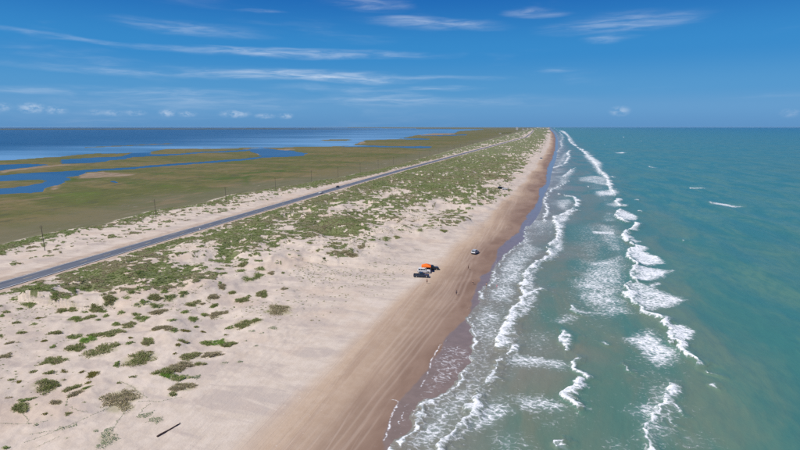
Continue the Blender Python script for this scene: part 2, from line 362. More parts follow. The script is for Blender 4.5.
# inner bore and the swash behind it
crest([(399.5, 449), (408, 436), (415, 421.6), (423.6, 405.6), (438.7, 399), (446, 393), (455, 384), (467, 372.7), (475, 359)], .9, .25, .95, .18)
crest([(475, 359), (476, 345), (474, 333), (470, 322), (467, 316)], .5, .2, .95, .08)
crest([(382, 452), (388, 452), (399, 460), (392, 470)], 1.5, .3, .9, .1)
patch([(399, 452), (415, 422), (424, 406), (446, 394), (470, 371), (476, 374), (494, 379), (483, 392), (470, 412), (449, 432), (440, 452)], .46, 1.5)
patch([(470, 371), (476, 345), (468, 317), (482, 301), (500, 300), (508, 320), (500, 340), (498, 358), (494, 378)], .45, 2)
patch([(482, 302), (487, 288), (494, 272), (508, 254), (526, 240), (545, 250), (530, 264), (521, 285), (517, 303)], .49, 2)
crest([(482, 300.7), (481.5, 293.6), (487, 288), (493, 277.6), (494.5, 268.7), (500, 263), (508, 253.6), (518, 246.4)], .9, .2, .95, .08)
crest([(518, 246.4), (526, 239), (524.4, 233), (528, 226)], .5, .2, .8, .05)
crest([(466, 318), (481, 322), (489, 316), (500, 312)], .6, .3, .5, 0)
crest([(448, 362), (462, 352), (474, 349)], .5, .3, .45, 0)
# the second, whiter bore
crest([(537, 290), (523.8, 297), (516.7, 306), (510.4, 311), (508.6, 320), (503, 333), (497, 341)], 3.2, .4, 1.05, .35)
crest([(510.4, 346), (504, 355.8), (500.7, 362), (494, 379)], 1.6, .4, 1.0, .3)
crest([(576, 211), (565, 213.5), (554, 217), (556, 224), (558, 233), (554.7, 240), (546.7, 249), (549, 254.4), (542, 259.8), (531.6, 265), (522.7, 274), (521, 288), (524, 297)], 2.6, .4, 1.1, .4)
patch([(554, 216), (578, 210), (566, 224), (564, 236), (566, 246), (558, 258), (545, 264), (536, 276), (537, 292), (520, 294), (522, 276), (544, 257), (556, 238)], .6, 1.5)
patch([(524, 300), (538, 292), (540, 300), (522, 318), (516, 326), (510, 322)], .68, 1.2)
# third line near the frame's foot
crest([(494, 379), (482, 392), (472, 404), (469, 413), (462, 421), (449, 434), (442, 449), (436, 462)], 1.1, .35, 1.0, .32)
patch([(470, 412), (482, 398), (500, 396), (518, 404), (515, 418), (498, 424), (480, 430), (462, 438), (452, 452), (440, 456), (448, 434)], .52, 1.5)
patch([(500, 362), (508, 352), (528, 356), (560, 360), (574, 366), (564, 372), (530, 370), (505, 368)], .6, 2)
patch([(500, 396), (520, 393), (544, 394), (562, 402), (567, 409), (556, 416), (538, 419), (518, 414)], .62, 2)
patch([(488, 432), (500, 426), (524, 436), (540, 452), (490, 456)], .5, 3)
patch([(548, 452), (551, 446), (560, 443), (568, 446), (572, 454)], .85, .8)
crest([(552, 449), (556, 444), (564, 444)], .8, .3, 1.1, .3)
# scattered breaking tops
crest([(574, 361), (573, 365), (576, 372), (584, 377)], 1.2, .3, 1.15, .35)
crest([(575, 380), (570, 388), (566, 393), (568, 400), (572, 406), (578, 408)], 1.3, .3, 1.15, .4)
patch([(575, 404), (585, 407), (600, 411), (599, 414), (584, 412)], .55, .8)
crest([(561, 333), (559, 338), (560, 344), (563, 350)], 2.2, .3, 1.12, .35)
patch([(560, 338), (570, 340), (573, 348), (564, 351), (557, 348)], .8, .8)
patch([(536, 341), (560, 342), (558, 350), (540, 348)], .33, 2)
crest([(570, 306), (572, 309), (578, 312)], 1.6, .3, 1.0, .25)
patch([(572, 307), (592, 309), (615, 311), (615, 317), (590, 314), (575, 313)], .55, 1.5)
patch([(545, 322), (560, 312), (575, 312), (580, 320), (568, 325)], .52, 2)
patch([(595, 324), (604, 321), (608, 324), (600, 326)], .4, 1)
# outer bar, thick white water
crest([(554, 128.2), (562, 130), (567, 134.4), (570, 142), (577.8, 147.7), (584, 152), (591, 159), (595, 163)], 9, 3, .95, .4)
patch([(558, 130), (566, 131.5), (573, 138), (577, 145), (571, 144), (566, 136)], .8, 8)
crest([(595, 163), (600, 172), (607, 178), (609, 185.5), (606, 184), (613, 192.4), (614, 196)], 4.5, 1, 1.05, .45)
patch([(586, 152), (596, 158), (604, 163), (603, 174), (612, 180), (606, 180), (596, 174), (590, 164), (582, 156)], .62, 4)
patch([(577, 177), (596, 175), (612, 178), (613, 188), (596, 184), (576, 181)], .5, 4)
patch([(592, 191), (612, 189), (622, 193), (616, 196), (594, 196)], .62, 3)
crest([(617, 199), (616, 203), (620, 206), (627, 205)], 2.5, .6, 1.1, .45)
patch([(602, 204), (618, 200), (630, 206), (612, 208)], .5, 2.5)
crest([(620, 210), (616, 214), (616.5, 219), (622, 221)], 3.5, .6, 1.12, .55)
patch([(619, 209), (628, 211), (640, 216.5), (636, 220), (622, 221), (615, 216)], .95, 1.5)
patch([(602, 212), (617, 213), (618, 222), (600, 222)], .42, 3)
crest([(636, 223.5), (632, 228), (624, 233), (622, 237), (628, 242), (634, 246), (633, 251)], 2.6, .5, 1.15, .55)
patch([(636, 223.5), (641, 231), (630, 232), (636, 240), (646, 242), (636, 245), (624, 238)], .82, 1.2)
patch([(634, 245), (648, 247), (647, 251), (660, 257), (668, 263), (650, 266), (634, 264), (627, 255)], .95, 1.2)
crest([(632, 248), (628, 253), (628, 258), (634, 265)], 2.0, .5, 1.15, .55)
patch([(632, 266), (652, 267), (678, 269), (668, 272), (666, 278), (648, 282), (634, 281), (630, 273)], .93, 1.2)
crest([(633, 266), (630, 271), (631, 278), (636, 282)], 2.0, .5, 1.12, .5)
patch([(627, 284), (640, 282), (656, 287), (672, 293), (688, 298), (678, 306), (660, 311), (645, 314), (630, 303), (626, 292)], .86, 1.2)
crest([(630, 283), (626, 287), (627, 296), (632, 305), (645, 314), (656, 317)], 1.4, .5, 1.1, .5)
patch([(652, 283), (658, 282), (660, 288), (650, 288)], 1.0, .8)
patch([(590, 222), (622, 226), (630, 245), (628, 262), (604, 250), (592, 238)], .46, 4)
patch([(590, 260), (628, 252), (630, 284), (630, 305), (640, 316), (612, 316), (590, 312), (575, 300), (568, 285), (580, 270)], .52, 3)
patch([(565, 278), (590, 272), (606, 284), (590, 292), (566, 290)], .42, 2.5)
patch([(592, 232), (616, 231), (618, 235), (594, 234.5)], .6, 1)
crest([(661, 320), (666, 328), (671, 338), (676, 348), (683, 357), (691, 362)], 1.7, .35, 1.2, .6)
patch([(660, 319), (672, 324), (690, 327), (697, 335), (694, 341), (686, 346), (684, 353), (692, 361), (684, 359), (674, 344)], .93, .8)
patch([(636, 332), (650, 330), (664, 338), (680, 352), (682, 362), (668, 369), (652, 369), (644, 356), (622, 342), (620, 337)], .6, 2)
patch([(610, 334), (630, 335), (640, 344), (626, 345)], .35, 2)
crest([(624, 367), (628, 370), (636, 374.5)], .45, .25, 1.0, .2)
crest([(605.5, 341), (607, 344)], .4, .2, .9, .15)
crest([(706, 371), (711, 374), (720, 376.5)], .35, .2, .95, .2)
crest([(716, 384), (719, 388), (722, 390)], .3, .2, .9, .15)
crest([(668, 384), (664, 391), (663, 400), (658, 412), (653, 423), (648, 431), (647, 440), (650, 455)], 1.5, .35, 1.05, .3)
crest([(664, 391), (668, 403), (680, 414)], .7, .4, .75, .15)
crest([(662, 410), (672, 420), (678, 428)], .6, .4, .7, .1)
patch([(648, 382), (664, 376), (680, 380), (676, 398), (686, 408), (676, 430), (672, 452), (642, 456), (634, 440), (638, 420), (622, 410), (628, 402), (646, 396)], .6, 3)
patch([(680, 408), (712, 404), (700, 416), (680, 420)], .42, 3)
patch([(676, 430), (700, 434), (724, 446), (700, 456), (672, 452)], .46, 4)
patch([(604, 440), (640, 446), (640, 456), (604, 456)], .48, 3)
patch([(566, 226), (600, 218), (622, 232), (626, 262), (628, 300), (640, 320), (600, 326), (560, 318), (552, 296), (560, 262)], .30, 6)
patch([(560, 372), (600, 384), (604, 430), (560, 448), (520, 440), (512, 420), (545, 392)], .24, 4)
patch([(620, 330), (690, 372), (700, 420), (660, 440), (610, 400)], .26, 5)
patch([(515, 330), (560, 328), (566, 352), (540, 366), (508, 350)], .27, 3)
patch([(585, 168), (612, 182), (622, 212), (604, 216), (590, 196), (578, 180)], .30, 6)
# whitecaps farther out
for q in ([(708, 202.5), (713, 204)], [(686, 187.4), (690, 188)], [(648, 166.5), (650, 167)], [(620, 152.3), (627, 152.4)], [(602, 144.5), (606, 144.6)], [(631, 155.4), (633, 155.6)], [(623, 137), (626, 137.2)], [(640, 141), (643, 141.2)],
          [(635, 210.5), (639, 211.5)], [(635, 200), (638, 200.5)], [(611, 176.5), (613, 177.5)], [(587, 186), (590, 187.5)], [(585, 191.6), (587, 192)], [(680, 240), (684, 241.5)]):
    crest(q, 2.0, .5, 1.1, .3)
patch([(708, 202), (722, 203), (740, 205.5), (750, 207), (730, 207), (713, 205)], .8, 1.5)
patch([(686, 187), (700, 188), (713, 189.3), (698, 189.3), (688, 188.4)], .8, 2)
patch([(613, 152.6), (627, 152), (627, 153.4), (615, 153.4)], .7, 5)
patch([(648, 166.4), (654, 167), (659, 168), (650, 167.6)], .7, 3)
# inner bores far along the beach
crest([(559, 194.4), (571.6, 197), (577, 201.6), (573, 208.7), (562, 214), (553, 218)], 3.2, .6, 1.0, .35)
patch([(552, 200), (572, 198), (577, 203), (568, 212), (556, 210)], .5, 3)
patch([(543, 222), (553, 214), (558, 230), (552, 240), (544, 236)], .42, 3)
crest([(568, 181), (562.7, 185), (552, 189), (547, 194.4), (543.5, 200), (547, 212), (542, 221)], 2, .5, .95, .2)
patch([(556, 178), (569, 176), (570, 183), (556, 190), (549, 194)], .5, 4)
crest([(562.7, 176.7), (571.6, 169.6), (575, 168)], 4, 1, 1.0, .35)
patch([(560, 177), (572, 168), (578, 170), (568, 181), (560, 182)], .6, 4)
crest([(553, 168), (564, 164), (569, 157), (567, 153), (570, 150)], 5, 1.5, 1.0, .35)
patch([(553, 168), (556, 160), (562, 153), (570, 150), (569, 160), (562, 166)], .55, 6)
crest([(557, 152), (562, 146), (560, 142), (563, 137), (560, 133), (556, 129.5)], 9, 3, .75, .3)
patch([(557, 152), (558, 142), (558, 134), (563, 134), (566, 144), (564, 152)], .4, 10)
FILM = [(poly(p, .1), w_, a_) for p, w_, a_ in (
    ([(383.5, 441), (389, 426), (393, 414), (398, 402), (404, 406), (412, 401), (416, 394), (421, 386), (427, 374), (431.5, 362), (437, 351), (441, 345), (449, 338)], .3, .95),
    ([(388, 448), (395, 436), (400, 424), (404, 412), (412, 411), (420, 409)], .25, .95),
    ([(394, 399), (400, 403)], .3, .9), ([(449, 338), (458, 336), (467, 338), (475, 336)], .25, .5), ([(466, 318), (468, 308), (472, 303), (480, 301)], .2, .5),
    ([(494, 268), (498, 258), (500, 256)], .25, .7), ([(524, 234), (523, 231), (527, 226), (528, 222)], .3, .8), ([(543, 236), (541, 230), (544, 222), (543, 216)], .3, .8), ([(490, 287), (487, 290)], .3, .8))]
FILMPATCH = [(poly(p, .1), a_) for p, a_ in (([(405, 404), (422, 386), (432, 364), (444, 344), (462, 344), (474, 352), (466, 370), (444, 392), (424, 404), (416, 418)], .34), ([(386, 444), (394, 420), (404, 408), (416, 414), (402, 446)], .27),
    ([(444, 344), (452, 341), (455, 346), (447, 348)], .5), ([(467, 316), (480, 300), (490, 290), (486, 300), (476, 318)], .3))]

def sea_foam(x, y):
    n = fbm(x, y, 5.0, 4, 101); n2 = fbm(x, y * .6, 16, 3, 103); n3 = fbm(x, y, 3.2, 4, 105, .6)
    nf = fbm(x, y, 1.7, 3, 107); ng = fbm(x * .5, y, 6, 3, 109)
    wx = x + (n - .5) * np.clip(3.0 + y * .003, 0, 9) + (nf - .5) * 1.5; wy = y + (n2 - .5) * np.clip(4 + y * .004, 0, 30) + (ng - .5) * 5
    F = np.zeros_like(x); Z = np.zeros_like(x)
    for P, sea, shore, amp, hgt in CREST:
        k = in_box(x, y, P, sea * 4 + 10)
        if not k.any(): continue
        d, qx = seg_dist(wx[k], wy[k], P); s_ = wx[k] - qx
        wd = np.where(s_ > 0, sea * .95, shore * 1.3) * np.clip(3.0 * ng[k] - .55, .1, 2.4)
        F[k] = np.maximum(F[k], amp * .80 * (0.5 + 0.85 * n3[k]) * np.exp(-(d / wd) ** 2))
        Z[k] = np.maximum(Z[k], 1.5 * hgt * (.4 + 1.1 * ng[k]) * np.exp(-(d / np.where(s_ > 0, sea * 1.1 + .8, .55)) ** 2))
    G = np.zeros_like(x)
    for P, amp, soft in PATCH:
        k = in_box(x, y, P, soft * 3 + 5)
        if not k.any(): continue
        s_ = sd_poly(wx[k], wy[k], P)
        G[k] = np.maximum(G[k], (amp * .76 if amp > .7 else amp * 1.02) * sstep(-soft * 1.5, soft * 2.4, s_) * (0.70 + 0.6 * fbm(x[k] * .6, y[k], 5, 4, 111)))
    sh = x - xf(y)
    thin = 0.24 * np.exp(-np.maximum(sh, 0) / 16) + 0.24 * sstep(.42, .75, n2) * np.exp(-np.maximum(sh - 10, 0) / 34)
    return np.clip(np.maximum(F, np.maximum(G, thin)), 0, 1.25), Z
# ---------------------------------------------------------------- one round sheet of ground, finer towards the middle of the view
q = np.concatenate([np.arange(640, 60, -1.15), np.arange(60, 1.0, -0.5), [0.98]])
RAD = np.concatenate([[0.5, 12, 25, 38, 50, 56], H * 698 / q])
ang = np.concatenate([np.arange(-180, -50, 5), np.arange(-50, -44, .5), np.arange(-44, 44, 0.098), np.arange(44, 50, .5), np.arange(50, 181, 5)])
A = np.radians(ang) - PSI
GR, GA = np.meshgrid(RAD, A, indexing='ij')
GX = (GR * np.sin(GA)); GY = (GR * np.cos(GA)); NR_, NA_ = GX.shape
idx = np.arange(NR_ * NA_).reshape(NR_, NA_)
QUADS = np.stack([idx[:-1, :-1], idx[:-1, 1:], idx[1:, 1:], idx[1:, :-1]], -1).reshape(-1, 4)[:, ::-1]
X = GX.ravel(); Y = GY.ravel(); RR = GR.ravel()
SH = X - xf(Y)
def sheet(name, keep_v, fn, mat):
    kq = keep_v[QUADS].any(1); Q = QUADS[kq]
    used = np.unique(Q); remap = np.full(len(X), -1, np.int64); remap[used] = np.arange(len(used))
    x = X[used]; y = Y[used]
    z, attrs, alive = fn(x, y)
    Q = remap[Q]
    if alive is not None: Q = Q[alive[Q].any(1)]
    return mesh_np(name, np.stack([x, y, z], 1), Q, mat, True, attrs)

# --- materials of the ground
SAND_DRY = (0.60, 0.52, 0.455)
def ground_material():
    mt, t, b = material('ground_sand_and_plants', 0.9)
    P = t.pos()
    veg, damp, film, marsh, mud, lush, verge, foam, clump = [t.attr(k) for k in ('veg', 'damp', 'film', 'marsh', 'mud', 'lush', 'verge', 'foam', 'clump')]
    # sand
    n_big = t.noise(P, 0.045, 4, .55); n_mid = t.noise(P, 0.35, 5, .6); n_fine = t.noise(P, 2.6, 4, .65)
    blow_shade = t.noise(t.mapping(P, rot=(0, 0, R(-34)), scale=(.05, .16, 1)), 1.0, 5, .62, .4)
    dry = t.mix(t.ramp(n_mid, .36, .66), (0.535, 0.46, 0.382), (0.63, 0.56, 0.482))
    dry = t.mix(t.ramp(blow_shade, .48, .62, 0, .85), dry, (0.44, 0.385, 0.345))  # grey shadow smudges of the uneven sand put into its colour
    dry = t.mix(t.ramp(n_big, .50, .66, 0, .5), dry, (0.545, 0.43, 0.335))
    dry = t.mix(t.ramp(blow_shade, .44, .30, 0, .6), dry, (0.64, 0.565, 0.50))
    dry = t.mix(t.ramp(n_fine, .58, .74, 0, .4), dry, (0.37, 0.305, 0.25))
    streak = t.noise(t.mapping(P, rot=(0, 0, R(2)), scale=(0.30, 0.02, 1)), 1.0, 5, .65)
    streak2 = t.noise(t.mapping(P, rot=(0, 0, R(-1.5)), scale=(1.9, 0.012, 1)), 1.0, 2, .6)
    n_wet = t.noise(t.mapping(P, scale=(.10, .045, 1)), 1.0, 5, .6, .3)
    dampc = t.mix(t.ramp(n_mid, .35, .7), (0.43, 0.318, 0.225), (0.475, 0.365, 0.27))
    dampc = t.mix(t.ramp(streak, .46, .66, 0, .6), dampc, (0.345, 0.245, 0.178))
    dampc = t.mix(t.ramp(streak2, .56, .68, 0, .12), dampc, (0.55, 0.45, 0.37))
    wetc = t.mix(t.ramp(n_wet, .38, .64), (0.205, 0.132, 0.094), (0.265, 0.18, 0.132))
    wetc = t.mix(t.ramp(streak2, .62, .70, 0, .12), wetc, (0.33, 0.235, 0.18))
    sand = t.mix(t.ramp(t.math('ADD', damp, t.math('MULTIPLY', t.math('SUBTRACT', n_mid, .5), .25)), 0.02, 0.44, smooth=False), dry, dampc)
    sand = t.mix(t.ramp(damp, 0.45, 1.0, smooth=False), sand, wetc)
    # wheel marks and wrack along the beach
    bm = t.ramp(damp, .02, .25); bm2 = t.ramp(damp, 1.0, .8)
    wob = t.new('ShaderNodeVectorMath', operation='MULTIPLY_ADD'); wn = t.new('ShaderNodeTexNoise'); t.put(wn.inputs['Vector'], t.mapping(P, scale=(.02, .012, 1))); wn.inputs['Scale'].default_value = 1; t.put(wob.inputs[0], wn.outputs['Color']); wob.inputs[1].default_value = (9, 0, 0); t.put(wob.inputs[2], P)
    ruts = t.noise(t.mapping(wob.outputs[0], rot=(0, 0, R(1)), scale=(2.1, 0.006, 1)), 1.0, 2, .5)
    dist_in = t.math('MULTIPLY', t.ramp(ruts, .55, .62), t.math('MULTIPLY', bm, bm2))
    sand = t.mix(t.math('MULTIPLY', dist_in, t.ramp(n_big, .46, .6, .0, .3)), sand, (0.46, 0.36, 0.285))
    trk = t.attr('track')
    sand = t.mix(t.math('MULTIPLY', trk, t.ramp(damp, .05, .3, .28, .27)), sand, t.mix(t.ramp(damp, .05, .25), (0.45, 0.375, 0.31), (0.50, 0.40, 0.32)))
    speck = t.new('ShaderNodeTexVoronoi', feature='F1'); t.put(speck.inputs['Vector'], P); speck.inputs['Scale'].default_value = 0.62; speck.inputs['Randomness'].default_value = 1
    spk = t.math('MULTIPLY', t.ramp(speck.outputs['Distance'], .17, .08), t.math('MULTIPLY', t.ramp(n_big, .44, .6), t.math('MULTIPLY', t.ramp(damp, .02, .2), t.ramp(damp, .62, .45))))
    sand = t.mix(t.math('MULTIPLY', spk, .7), sand, (0.60, 0.52, 0.44))
    vergec = t.mix(t.ramp(n_mid, .35, .65), (0.36, 0.275, 0.21), (0.46, 0.37, 0.29))
    sand = t.mix(t.math('MULTIPLY', verge, .85), sand, vergec)
    # film of water left by the waves
    sand = t.mix(film, sand, t.mix(t.ramp(n_mid, .3, .7), (0.19, 0.142, 0.113), (0.225, 0.168, 0.138)))
    # dune plants seen as ground cover
    g_big = t.noise(P, 0.055, 4, .6); g_mid = t.noise(P, 0.42, 4, .62, .3); g_fine = t.noise(P, 2.1, 4, .7)
    green = t.mix(t.ramp(g_mid, .36, .64), (0.115, 0.15, 0.045), (0.165, 0.185, 0.075))
    green = t.mix(t.ramp(g_big, .48, .62, 0, .8), green, (0.20, 0.178, 0.11))
    green = t.mix(t.ramp(g_fine, .46, .74, 0, .7), green, (0.075, 0.085, 0.035))
    green = t.mix(t.ramp(g_fine, .40, .26, 0, .7), green, (0.33, 0.27, 0.18))
    cover = t.ramp(t.math('ADD', veg, t.math('MULTIPLY', t.math('SUBTRACT', g_fine, .5), 1.1)), .34, .62)
    land = t.mix(t.math('MULTIPLY', cover, .94), sand, green)
    land = t.mix(t.math('MULTIPLY', clump, .6), land, (0.25, 0.245, 0.11))
    # salt marsh
    m1 = t.noise(t.mapping(P, rot=(0, 0, R(-20)), scale=(0.0045, 0.013, 1)), 1.0, 6, .62, .6)
    m2 = t.noise(t.mapping(P, rot=(0, 0, R(-24)), scale=(0.014, 0.045, 1)), 1.0, 5, .62)
    m3 = t.noise(t.mapping(P, scale=(.16, .05, 1)), 1.0, 6, .72)
    mc = t.mix(t.ramp(m1, .42, .56), (0.165, 0.135, 0.055), (0.105, 0.112, 0.034))
    mc = t.mix(t.ramp(m1, .58, .68, 0, .75), mc, (0.10, 0.135, 0.026))
    mc = t.mix(t.ramp(m2, .54, .68, 0, .7), mc, (0.185, 0.135, 0.07))
    mc = t.mix(t.ramp(m3, .50, .66, 0, .8), mc, (0.075, 0.078, 0.038))
    mc = t.mix(t.ramp(m3, .46, .30, 0, .65), mc, (0.215, 0.175, 0.095))
    speckm = t.math('MULTIPLY', t.ramp(m3, .60, .70), t.ramp(m2, .48, .58))
    near_edge = t.attr('edge'); m4 = t.noise(P, .12, 5, .7)
    mc = t.mix(t.ramp(m4, .56, .68, 0, .6), mc, (0.07, 0.085, 0.03))
    mc = t.mix(t.math('MULTIPLY', near_edge, .72), mc, t.mix(t.ramp(m3, .35, .65), (0.12, 0.118, 0.072), (0.18, 0.16, 0.105)))
    mc = t.mix(t.math('MULTIPLY', speckm, t.math('MULTIPLY_ADD', near_edge, .5, .12)), mc, (0.52, 0.44, 0.36))
    mc = t.mix(t.math('MULTIPLY', lush, .8), mc, (0.06, 0.10, 0.022))
    mc = t.mix(t.ramp(t.noise(t.mapping(P, rot=(0, 0, R(-28)), scale=(.03, .009, 1)), 1.0, 5, .65), .60, .68, 0, .6), mc, (0.21, 0.155, 0.09))
    mc = t.mix(t.ramp(t.math('ADD', mud, t.math('MULTIPLY', t.math('SUBTRACT', m3, .5), .8)), .45, .95, 0, .8), mc, t.mix(t.ramp(m3, .4, .6), (0.20, 0.145, 0.095), (0.33, 0.25, 0.185)))
    land = t.mix(marsh, land, mc)
    # foam left lying on the film
    lace = foam_mask(t, P, foam)
    land = t.mix(lace, land, (0.82, 0.83, 0.84))
    t.put(b.inputs['Base Color'], land)
    ro = t.math('MULTIPLY_ADD', t.ramp(damp, .7, 1.0), -.22, .92)
    ro = t.math('MULTIPLY_ADD', film, -.55, ro)
    t.put(b.inputs['Roughness'], t.math('MAXIMUM', ro, lace))
    t.put(b.inputs['Specular IOR Level'], t.math('MULTIPLY_ADD', film, .32, .12))
    hgt = t.math('ADD', t.math('MULTIPLY', n_mid, .55), t.math('MULTIPLY', n_fine, .22))
    hgt = t.math('ADD', hgt, t.math('MULTIPLY', cover, t.math('MULTIPLY', g_fine, .7)))
    hgt = t.math('ADD', hgt, t.math('MULTIPLY', dist_in, -.08))
    hgt = t.math('MULTIPLY', hgt, t.math('MULTIPLY_ADD', damp, -.85, 1.0))
    bp = t.new('ShaderNodeBump'); bp.inputs['Strength'].default_value = .55; bp.inputs['Distance'].default_value = .55
    t.put(bp.inputs['Height'], hgt); t.put(b.inputs['Normal'], bp.outputs[0])
    return mt
def foam_mask(t, P, foam):
    w1 = t.new('ShaderNodeTexNoise'); t.put(w1.inputs['Vector'], P); w1.inputs['Scale'].default_value = .5; w1.inputs['Detail'].default_value = 3
    vm = t.new('ShaderNodeVectorMath', operation='MULTIPLY_ADD'); t.put(vm.inputs[0], w1.outputs['Color']); vm.inputs[1].default_value = (2.2, 2.2, 0); t.put(vm.inputs[2], P)
    Wp = t.mapping(vm.outputs[0], rot=(0, 0, R(6)), scale=(.85, 1.1, 1))
    nz = t.noise(Wp, 1.15, 6, .72, .35)
    nb = t.noise(Wp, .22, 3, .55)
    vo = t.new('ShaderNodeTexVoronoi', feature='DISTANCE_TO_EDGE'); t.put(vo.inputs['Vector'], Wp); vo.inputs['Scale'].default_value = .62
    edge = t.ramp(vo.outputs['Distance'], .24, .0)
    n = t.math('ADD', t.math('MULTIPLY', t.ramp(nz, .28, .72, smooth=False), .62), t.math('ADD', t.math('MULTIPLY', edge, .24), t.math('MULTIPLY', nb, .16)))
    lo = t.math('SUBTRACT', 0.93, foam); 
    return t.ramp(t.math('SUBTRACT', n, lo), -.12, .42)
def water_material(name, lagoon=False):
    mt, t, b = material(name, 0.2)
    P = t.pos()
    n_sw = t.noise(t.mapping(P, rot=(0, 0, R(9)), scale=(.05, .018, 1)), 1.0, 5, .62, .5)
    n_rp = t.noise(t.mapping(P, rot=(0, 0, R(14)), scale=(.42, .16, 1)), 1.0, 5, .65)
    n_fi = t.noise(P, 1.3, 4, .65)
    n_big = t.noise(P, .004, 4, .55)
    if lagoon:
        calm_sheen = t.ramp(t.noise(t.mapping(P, rot=(0, 0, R(-30)), scale=(.0012, .0034, 1)), 1.0, 4, .6), .42, .60)
        near = t.attr('near')
        c = t.mix(t.ramp(n_big, .35, .65), (0.010, 0.052, 0.125), (0.015, 0.066, 0.15))
        c = t.mix(t.math('MULTIPLY', near, t.math('MULTIPLY_ADD', calm_sheen, .75, .25)), c, (0.15, 0.28, 0.45))  # pale sky reflection on still water put into the base colour
        t.put(b.inputs['Base Color'], c); t.put(b.inputs['Roughness'], t.math('MULTIPLY_ADD', near, -.10, .28)); b.inputs['Specular IOR Level'].default_value = .18
        h = t.math('ADD', t.math('MULTIPLY', n_rp, .25), t.math('MULTIPLY', n_fi, .1))
        bp = t.new('ShaderNodeBump'); bp.inputs['Strength'].default_value = .12; bp.inputs['Distance'].default_value = .5
        t.put(bp.inputs['Height'], h); t.put(b.inputs['Normal'], bp.outputs[0]); b.inputs['IOR'].default_value = 1.33
        return mt
    foam, depth = t.attr('foam'), t.attr('depth')
    sandy = t.mix(t.ramp(n_rp, .35, .65), (0.195, 0.175, 0.142), (0.215, 0.20, 0.165))
    mid = t.mix(t.ramp(n_sw, .38, .64), (0.08, 0.165, 0.128), (0.145, 0.172, 0.125))
    deep = t.mix(t.ramp(n_sw, .38, .64), (0.038, 0.165, 0.152), (0.088, 0.20, 0.150))  # shading of the swell put into the colour, along with browner water
    deep = t.mix(t.ramp(n_rp, .40, .66, 0, .5), deep, (0.028, 0.138, 0.140))
    deep = t.mix(t.ramp(n_big, .45, .66, 0, .5), deep, (0.078, 0.165, 0.120))
    far_ = t.mix(t.ramp(n_sw, .38, .64), (0.002, 0.105, 0.20), (0.004, 0.118, 0.195))
    c = t.mix(t.ramp(depth, .0, .16, smooth=False), sandy, mid)
    c = t.mix(t.ramp(depth, .16, .52, smooth=False), c, deep)
    c = t.mix(t.ramp(depth, .55, 1.0, smooth=False), c, far_)
    mk = foam_mask(t, P, foam)
    aer = t.ramp(foam, .12, .8, 0, .55)
    c = t.mix(aer, c, (0.25, 0.34, 0.33))
    c = t.mix(mk, c, t.mix(t.ramp(n_fi, .36, .62), (0.60, 0.63, 0.65), (0.86, 0.87, 0.87)))
    t.put(b.inputs['Base Color'], c)
    t.put(b.inputs['Roughness'], t.math('MAXIMUM', t.math('MULTIPLY', mk, .8), .26)); b.inputs['IOR'].default_value = 1.33
    t.put(b.inputs['Specular IOR Level'], t.math('MULTIPLY_ADD', mk, -.12, .17))
    h = t.math('ADD', t.math('MULTIPLY', n_sw, 1.2), t.math('ADD', t.math('MULTIPLY', n_rp, .34), t.math('MULTIPLY', n_fi, .10)))
    h = t.math('ADD', h, t.math('MULTIPLY', mk, .22))
    bp = t.new('ShaderNodeBump'); bp.inputs['Strength'].default_value = .5; bp.inputs['Distance'].default_value = .8
    t.put(bp.inputs['Height'], h); t.put(b.inputs['Normal'], bp.outputs[0])
    return mt

